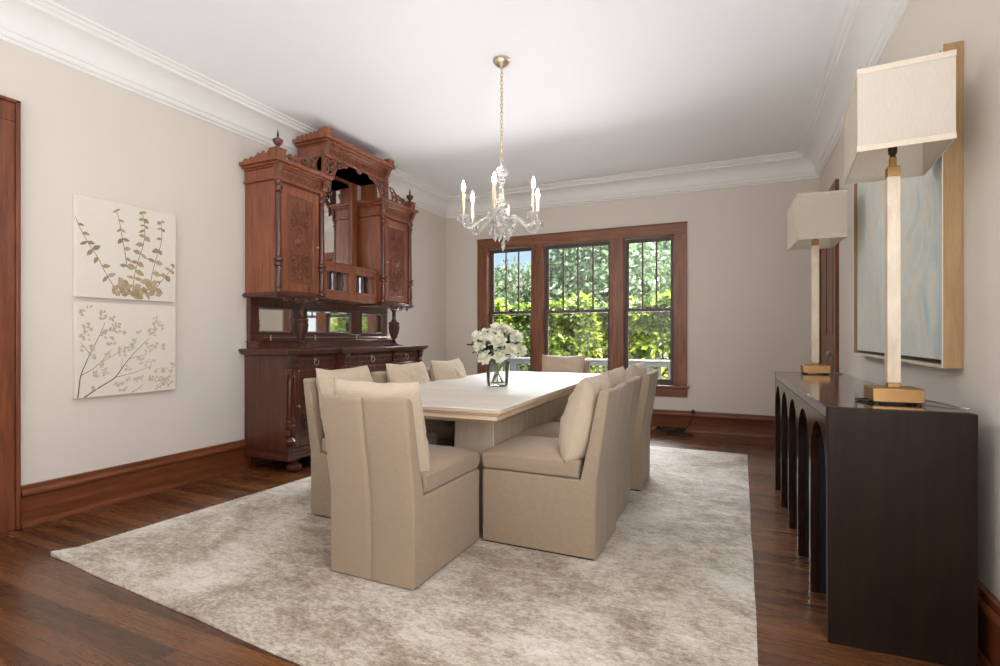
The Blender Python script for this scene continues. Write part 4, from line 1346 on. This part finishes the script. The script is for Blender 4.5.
# ------------------------------------------------------------ chandelier
def chandelier():
    X, Y, ZTOP = -1.535, 3.36, ZC
    t = thing('crystal_chandelier', 'six arm crystal chandelier with candle bulbs hanging over the dining table', 'chandelier', (X, Y, ZTOP))
    m = B()
    m.lathe([(0.062, -0.0005), (0.062, -0.012), (0.054, -0.016), (0.050, -0.030), (0.034, -0.046), (0.016, -0.055), (0.010, -0.062), (0.006, -0.070)], (0, 0, 0), 24)
    m.build('canopy', M['brass_a'], t)
    z = -0.066
    zend = -0.735
    n = 24
    step = (zend - z) / n
    m = B()
    for i in range(n):
        zc_ = z + step * (i + 0.5)
        L = abs(step) * 0.68
        pts = []
        for q in range(12):
            a = 2 * pi * q / 12
            u, v = 0.009 * cos(a), L * sin(a)
            pts.append((u, 0, zc_ + v) if i % 2 else (0, u, zc_ + v))
        m.tube(pts, 0.0026, 5, closed=True)
    m.build('chain', M['brass_a'], t)
    # crystal stem: cap, ball, baluster, bowl
    st = B().lathe([(0.004, -0.735), (0.010, -0.747), (0.012, -0.765), (0.040, -0.777), (0.054, -0.800), (0.044, -0.823), (0.018, -0.835), (0.014, -0.847), (0.030, -0.857), (0.034, -0.867),
               (0.018, -0.880), (0.016, -0.915), (0.022, -0.965), (0.032, -1.000), (0.030, -1.020), (0.046, -1.030), (0.050, -1.045), (0.03, -1.065), (0.026, -1.095), (0.06, -1.120), (0.085, -1.150),
               (0.070, -1.175), (0.035, -1.200), (0.02, -1.220), (0.012, -1.235)], (0, 0, 0), 10).build('crystal_stem', M['crystal'], t, smooth=False)
    def drop(parent, c, s=1.0, name='crystal_drop'):
        m = B()
        m.ball((c[0], c[1], c[2] - 0.004), 0.0045, 6, 4)
        m.lathe([(0.001, 0), (0.009 * s, -0.012 * s), (0.011 * s, -0.030 * s), (0.001, -0.052 * s)], (c[0], c[1], c[2] - 0.008), 6)
        return m.build(name, M['crystal'], parent, smooth=False)
    cam_a = 0.4316
    for i in range(6):
        th = -pi / 2 + cam_a - radians(10) + i * pi / 3
        d = Vector((cos(th), sin(th), 0))
        s_ = d * 0
        pts = smooth_path([(0.05, -1.155), (0.10, -1.130), (0.16, -1.155), (0.215, -1.205), (0.262, -1.210), (0.285, -1.180), (0.282, -1.152)], 5)
        arm = B().tube([d * p[0] + Vector((0, 0, p[1])) for p in pts], lambda q: 0.0105 - 0.002 * q, 8).build('arm', M['crystal'], t)
        c = d * 0.282
        B().lathe([(0.006, -1.158), (0.016, -1.150), (0.040, -1.138), (0.044, -1.132), (0.036, -1.130), (0.014, -1.136)], (c.x, c.y, 0), 12).build('drip_pan', M['crystal_dish'], arm, smooth=False)
        B().lathe([(0.013, -1.136), (0.013, -1.110), (0.016, -1.100), (0.016, -1.075), (0.0145, -1.070)], (c.x, c.y, 0), 12).build('candle_cup', M['brass_a'], arm)
        top = -0.965 if i != 3 else -0.965
        B().lathe([(0.0125, -1.072), (0.0125, top), (0.006, top + 0.002)], (c.x, c.y, 0), 12).build('candle_sleeve', M['candle'], arm)
        if i != 3:
            B().lathe([(0.006, top + 0.001), (0.011, top + 0.012), (0.014, top + 0.026), (0.011, top + 0.042), (0.005, top + 0.062), (0.001, top + 0.075)], (c.x, c.y, 0), 12).build('candle_bulb', M['bulb'], arm)
        for q in range(5):
            a = th + 2 * pi * q / 5
            drop(arm, (c.x + 0.040 * cos(a), c.y + 0.040 * sin(a), -1.136), 0.62)
    for ring, (r, z_, n, s) in enumerate(((0.082, -1.195, 14, 0.9), (0.052, -1.235, 9, 1.0), (0.012, -1.280, 1, 1.6), (0.098, -1.155, 12, 0.7))):
        for q in range(n):
            a = 2 * pi * q / n + ring * 0.2
            drop(t, (r * cos(a), r * sin(a), z_), s)
    m = B()
    for q in range(12):
        a = 2 * pi * q / 12
        for u in range(6):
            f = u / 6
            m.ball((cos(a) * (0.03 + 0.07 * f), sin(a) * (0.03 + 0.07 * f), -1.080 - 0.075 * f - 0.02 * sin(pi * f)), 0.006, 6, 4)
    m.build('bead_swag', M['crystal'], t, smooth=False)
chandelier()

# ------------------------------------------------------------ vase with white flowers
VX, VY, VZ = -1.632, 3.50, 0.769
def vase():
    t = thing('glass_vase', 'clear glass cylinder vase full of white flowers on the dining table', 'vase', (VX, VY, VZ))
    B().lathe([(0.070, 0.0), (0.076, 0.004), (0.080, 0.03), (0.090, 0.178), (0.088, 0.180), (0.0855, 0.176), (0.075, 0.022), (0.001, 0.020)], (0, 0, 0), 32).build('vessel', M['vase'], t)
    B().lathe([(0.001, 0.0215), (0.074, 0.0235), (0.080, 0.105), (0.001, 0.105)], (0, 0, 0), 28).build('water', M['water'], t)
vase()
def bloom_mesh(seed, r):
    m = B(); rnd = random.Random(seed)
    m.ball((0, 0, 0), (r * 0.34, r * 0.34, r * 0.36), 10, 7)
    for ring, (n, tilt, sc, cup) in enumerate(((4, 1.20, 0.60, 0.9), (5, 0.95, 0.74, 0.8), (6, 0.66, 0.86, 0.6), (7, 0.34, 0.96, 0.4), (7, 0.0, 1.02, 0.2), (6, -0.40, 0.98, 0.0))):
        for i in range(n):
            az = 2 * pi * i / n + ring * 0.7 + rnd.uniform(-0.3, 0.3)
            el = tilt + rnd.uniform(-0.18, 0.18)
            R = Matrix.Rotation(az, 3, 'Z') @ Matrix.Rotation(-el, 3, 'Y')
            wd = r * 0.98 * sc * rnd.uniform(0.85, 1.1)
            tip = rnd.uniform(-0.12, 0.16)
            roll = rnd.uniform(-0.25, 0.25)
            def P(u, v):
                a = (u - 0.5) * 2
                w = wd * (0.30 + 0.70 * sin(pi * min(1, v * 0.72 + 0.16))) * 0.5
                rad = r * sc * (0.30 + 0.72 * v) - r * 0.16 * a * a * (0.4 + v)
                lift = r * (0.30 * cup * v * v + tip * v * v * v) + r * roll * a * v * 0.5 + r * 0.05 * sin(a * 5 + i)
                return R @ Vector((rad, a * w, lift))
            m.grid(P, 4, 4)
    return m
BL = []
for s in range(3):
    o = bloom_mesh(s, 0.052).build('tmp_bloom', M['petal'])
    BL.append(o.data); bpy.data.objects.remove(o)
def flower(i, c, s, label, group='white flowers in the glass vase'):
    base_ = Vector((VX, VY, VZ))
    top = Vector(c)
    t = thing('white_peony', label, 'flower', (VX + (c[0]) * 0.25, VY + c[1] * 0.25, VZ + 0.030), 0, group)
    org = Vector((c[0] * 0.25, c[1] * 0.25, 0.030))
    head = top - org
    o = bpy.data.objects.new('bloom', BL[i % 3]); COL.objects.link(o); o.parent = t
    o.location = head; o.scale = (s, s, s)
    dirv = Vector((c[0], c[1], 0.10)).normalized()
    o.rotation_euler = (dirv.to_track_quat('Z', 'Y').to_matrix() @ Matrix.Rotation(i * 1.7, 3, 'Z')).to_euler()
    neck = Vector((c[0] * 0.35, c[1] * 0.35, 0.185)) - org
    fd = Vector((c[0], c[1], 0)); fd = fd.normalized() if fd.length > 0.03 else Vector((1, 0, 0)); foot = Vector((-fd.x * 0.045, -fd.y * 0.045, 0.026)) - org
    B().tube(smooth_path([tuple(foot), tuple(neck), tuple(head - dirv * 0.02)], 6), 0.0035, 6).build('stem', M['stem'], t)
    m = B(); rnd = random.Random(i + 40)
    for q in range(3):
        az = rnd.uniform(0, 2 * pi)
        d = (Vector((cos(az), sin(az), rnd.uniform(0.0, 0.6))) * 0.8 + dirv).normalized()
        sd = d.cross(Vector((0, 0, 1))).normalized(); up = sd.cross(d)
        p0 = neck.lerp(head, 0.5); ln, wd = rnd.uniform(0.09, 0.135), 0.024
        prev = None
        def P(u, v):
            a = (u - 0.5) * 2
            return p0 + d * ln * v + sd * a * wd * sin(pi * min(1, v * 0.9 + 0.08)) + up * (0.012 * abs(a) - 0.03 * v * v)
        m.grid(P, 2, 6)
    m.build('leaf', M['fleaf'], t)
# camera-facing frame: right vector and toward-viewer vector on the table
rv = Vector((cos(0.4316), sin(0.4316))); nv_ = Vector((sin(0.4316), -cos(0.4316)))
fl_pos = [  # right, toward viewer, up (metres), scale
    (-0.01, 0.02, 0.425, 1.05, 'white peony topmost in the glass vase bouquet'),
    (-0.155, 0.03, 0.375, 0.80, 'small white peony bud at far left of the bouquet'),
    (-0.135, 0.06, 0.290, 1.0, 'white peony at the left edge of the bouquet, below the small bud'),
    (-0.090, 0.09, 0.215, 1.05, 'white peony hanging lowest at left over the vase rim'),
    (0.015, 0.12, 0.225, 0.95, 'white peony low at front centre over the vase rim'),
    (0.175, 0.05, 0.265, 0.90, 'white peony at far right of the bouquet'),
    (0.005, 0.12, 0.330, 1.15, 'large white peony facing the viewer at bouquet centre'),
    (0.105, 0.09, 0.270, 1.15, 'large white peony at lower right of the bouquet'),
    (0.135, 0.03, 0.360, 1.15, 'large white peony at upper right of the bouquet'),
]
filler = [(0.065, -0.02, 0.405, 1.1), (-0.055, 0.06, 0.350, 1.0), (-0.085, -0.06, 0.385, 1.0), (0.06, -0.10, 0.36, 1.0), (-0.13, -0.08, 0.30, 1.0), (0.13, -0.09, 0.28, 1.0), (0.0, -0.14, 0.28, 1.0), (-0.10, 0.05, 0.345, 0.8)]
allf = fl_pos + [f + ('white peony among the crowded blooms inside the bouquet',) for f in filler]
for i, (r_, n_, u_, s_, lb) in enumerate(allf):
    p = rv * r_ + nv_ * n_
    flower(i, (p.x, p.y, u_), s_ * 1.12, lb)

# ------------------------------------------------------------ cords by the back wall
def cords():
    t = thing('power_cord', 'black power cord looped on the floor and plugged in above back baseboard', 'cord', (-0.49, YB - 0.04, 0.0))
    B().box(-0.018, 0.018, 0.0, 0.039, 0.215, 0.262).build('plug', M['black'], t, bevel=0.004)
    pts = [(0.0, 0.0, 0.215), (-0.01, -0.03, 0.16), (-0.05, -0.05, 0.08), (-0.09, -0.06, 0.02), (-0.14, -0.10, 0.006), (-0.23, -0.17, 0.006), (-0.26, -0.26, 0.006), (-0.17, -0.32, 0.006), (-0.04, -0.30, 0.006), (0.02, -0.24, 0.006), (-0.05, -0.16, 0.010), (-0.2, -0.12, 0.006), (-0.32, -0.13, 0.006)]
    B().tube(smooth_path(pts, 7), 0.006, 7).build('cable', M['black'], t)
    m = B(); rnd = random.Random(9)
    pts = []
    for i in range(60):
        q = i / 59
        pts.append((-0.88 + 0.30 * q + 0.03 * sin(i * 1.9), YB - 0.14 + 0.05 * cos(i * 1.3), 0.010 + 0.035 * abs(sin(i * 0.9)) + 0.008))
    m.tube(smooth_path(pts, 3), 0.007, 6)
    o = m.build('cable_bundle', M['black'])
    tag(o, 'tangled bundle of black cable lying against the back baseboard', 'cable')
cords()

# ------------------------------------------------------------ outside
struct(B().box(-30, 26, YB + T + 0.02, 40, -0.55, -0.45).build('ground', M['lawn'], smooth=False), 'pale stone patio outside the window', 'ground')
def leaf_cloud(m, c, r, n, ln, rnd, dens=0.35, fold=0.25, box=1.0):
    bm = m.bm
    for i in range(n):
        d = Vector((rnd.gauss(0, 1), rnd.gauss(0, 1), rnd.gauss(0, 1))).normalized()
        q = 1 - dens * rnd.random() ** 1.6
        bumpy = 1 + 0.28 * noise.noise(d * 2.2 + Vector(c))
        e_ = [math.copysign(abs(k_) ** box, k_) for k_ in d]
        p = Vector((c[0] + e_[0] * r[0] * q * bumpy, c[1] + e_[1] * r[1] * q * bumpy, c[2] + e_[2] * r[2] * q * bumpy))
        dr = (d + Vector((rnd.gauss(0, 0.7), rnd.gauss(0, 0.7), rnd.gauss(0, 0.7) + 0.2))).normalized()
        sd = dr.cross(Vector((rnd.gauss(0, 1), rnd.gauss(0, 1), rnd.gauss(0, 1)))).normalized()
        up = sd.cross(dr)
        l = ln * rnd.uniform(0.6, 1.25); w = l * 0.24
        a = bm.verts.new(p); e = bm.verts.new(p + dr * l)
        b_ = bm.verts.new(p + dr * l * 0.5 + sd * w + up * w * fold); c_ = bm.verts.new(p + dr * l * 0.5 - sd * w + up * w * fold)
        bm.faces.new((a, b_, e)); bm.faces.new((a, e, c_))
def rosettes(m, c, r, n, ln, rnd, box=0.7):
    bm = m.bm
    for i in range(n):
        d = Vector((rnd.gauss(0, 1), rnd.gauss(0, 1) - 0.5, rnd.gauss(0, 1) + 0.15)).normalized()
        bumpy = 1 + 0.25 * noise.noise(d * 2.2 + Vector(c))
        e_ = [math.copysign(abs(k_) ** box, k_) for k_ in d]
        p = Vector((c[0] + e_[0] * r[0] * bumpy, c[1] + e_[1] * r[1] * bumpy, c[2] + e_[2] * r[2] * bumpy))
        ax = (d + Vector((0, 0, 0.5)) + Vector((rnd.gauss(0, 0.3), rnd.gauss(0, 0.3), rnd.gauss(0, 0.3)))).normalized()
        s1 = ax.orthogonal().normalized(); s2 = ax.cross(s1)
        kk = rnd.randint(5, 8)
        for q in range(kk):
            th = 2 * pi * q / kk + rnd.random()
            o = (s1 * cos(th) + s2 * sin(th))
            dr = (o + ax * rnd.uniform(0.25, 0.9)).normalized()
            sd = dr.cross(ax).normalized()
            l = ln * rnd.uniform(0.7, 1.2); w = l * 0.2
            a = bm.verts.new(p); e = bm.verts.new(p + dr * l - ax * l * 0.15)
            b_ = bm.verts.new(p + dr * l * 0.5 + sd * w); c_ = bm.verts.new(p + dr * l * 0.5 - sd * w)
            bm.faces.new((a, b_, e)); bm.faces.new((a, e, c_))
def shrub(x, y, r, h, seed, label):
    rnd = random.Random(seed)
    t = thing('magnolia_shrub', label, 'shrub', (x, y, -0.45), 0, 'magnolia shrubs outside the window')
    m = B()
    rr = (r, r * 0.8, h / 2)
    leaf_cloud(m, (0, 0, h / 2 + 0.12), rr, 3600, 0.17, rnd, 0.45, box=0.7)
    rosettes(m, (0, 0, h / 2 + 0.12), rr, 620, 0.17, rnd)
    m.build('foliage', M['hedge'], t, smooth=False)
    m = B()
    for i in range(5):
        a = rnd.uniform(0, 2 * pi)
        m.tube([(0.05 * cos(a), 0.05 * sin(a), 0), (0.25 * r * cos(a), 0.25 * r * sin(a), h * 0.4), (0.55 * r * cos(a), 0.45 * r * sin(a), h * 0.75)], lambda q: 0.035 - 0.025 * q, 7)
    m.build('stems', M['bark'], t)
def tree(x, y, r, z0, h, seed, label):
    rnd = random.Random(seed)
    t = thing('leafy_tree', label, 'tree', (x, y, -0.45), 0, 'trees behind the magnolia shrubs')
    m = B()
    for i in range(7):
        a = rnd.uniform(0, 2 * pi); q = rnd.uniform(0.2, 0.7)
        leaf_cloud(m, (r * q * cos(a), r * q * sin(a), z0 + h * rnd.uniform(0.2, 0.8)), (r * 0.62, r * 0.62, h * 0.30), 900, 0.17, rnd, 0.6)
    m.build('crown', M['treeleaf'], t, smooth=False)
    m = B()
    m.tube([(0, 0, 0), (0.04, 0.02, z0 * 0.6), (0.0, 0.05, z0 + h * 0.5)], lambda q: 0.13 - 0.08 * q, 9)
    for i in range(5):
        a = rnd.uniform(0, 2 * pi)
        m.tube([(0.02, 0.03, z0 * 0.8), (0.3 * r * cos(a), 0.3 * r * sin(a), z0 + h * 0.35), (0.65 * r * cos(a), 0.65 * r * sin(a), z0 + h * 0.7)], lambda q: 0.06 - 0.045 * q, 7)
    m.build('trunk', M['bark'], t)
sh_l = ['outside the left window, low at its left side', 'outside the left window, behind the flowers', 'seen behind the left mullion', 'filling the left half of the middle window', 'filling the right half of the middle window',
        'seen behind the right mullion', 'outside the right window', 'outside the right window, past its right jamb']
for i, (x, y, r, h) in enumerate(((-5.7, 10.1, 0.66, 2.2), (-4.75, 10.0, 0.62, 2.1), (-3.85, 10.2, 0.62, 2.1), (-2.95, 10.0, 0.62, 2.15), (-2.1, 10.2, 0.60, 2.1), (-1.3, 10.0, 0.60, 2.15), (-0.4, 10.2, 0.64, 2.25), (0.6, 10.0, 0.66, 2.2))):
    shrub(x, y, r, h, 11 + i, 'yellow-green magnolia shrub ' + sh_l[i])
tr_l = ['at the far left, beyond the left window', 'rising in the left window below the sky', 'rising in the middle window at left, before the pale house', 'rising in the middle window at right', 'rising in the right window', 'beyond the right window jamb']
for i, (x, y, r, z0, h) in enumerate(((-9.2, 14.5, 1.7, 1.4, 2.5), (-6.6, 13.5, 1.5, 1.3, 2.2), (-4.55, 14.2, 1.3, 1.4, 3.0), (-3.1, 13.2, 1.5, 1.3, 3.9), (-1.35, 12.8, 1.5, 1.3, 3.9), (0.6, 13.2, 1.7, 1.3, 4.0))):
    tree(x, y, r, z0, h, 71 + i, 'pale green leafy tree ' + tr_l[i])
# porch rail just beyond the window
def railing():
    t = thing('porch_railing', 'grey capped white porch railing outside below the window', 'railing', (-2.6, 8.9, -0.45))
    B().box(-3.6, 3.6, -0.06, 0.06, 1.165, 1.195).build('cap_rail', M['railwhite'], t, bevel=0.006)
    B().box(-3.6, 3.6, -0.035, 0.035, 1.075, 1.165).build('top_rail', M['railgrey'], t, bevel=0.004)
    B().box(-3.6, 3.6, -0.03, 0.03, 0.12, 0.20).build('bottom_rail', M['railgrey'], t, bevel=0.004)
    for i in range(48):
        x = -3.5 + i * 7.0 / 47
        B().box(x - 0.02, x + 0.02, -0.02, 0.02, 0.20, 1.075).build('baluster', M['railcap'], t)
    for x in (-3.55, -1.2, 1.2, 3.55):
        B().box(x - 0.05, x + 0.05, -0.05, 0.05, 0, 1.075).build('post', M['railcap'], t, bevel=0.004)
railing()
def house():
    t = thing('neighbor_house', 'pale pink house with grey roof behind the trees', 'house', (-10.7, 22, -0.45))
    B().box(-4.0, 4.0, 0, 6, 0, 3.3).build('wall', M['siding'], t, smooth=False)
    B().prism([(-0.5, 3.3), (6.5, 3.3), (3.0, 4.6)], -4.4, 4.4, 'x').build('roof', M['roof'], t, smooth=False)
    for x in (-2.4, 0.2, 2.6):
        w = B().box(x - 0.5, x + 0.5, -0.05, 0, 1.6, 3.1).build('window', M['railwhite'], t)
        B().box(x - 0.42, x + 0.42, -0.06, -0.05, 1.68, 3.02).build('pane', M['railgrey'], w)
house()
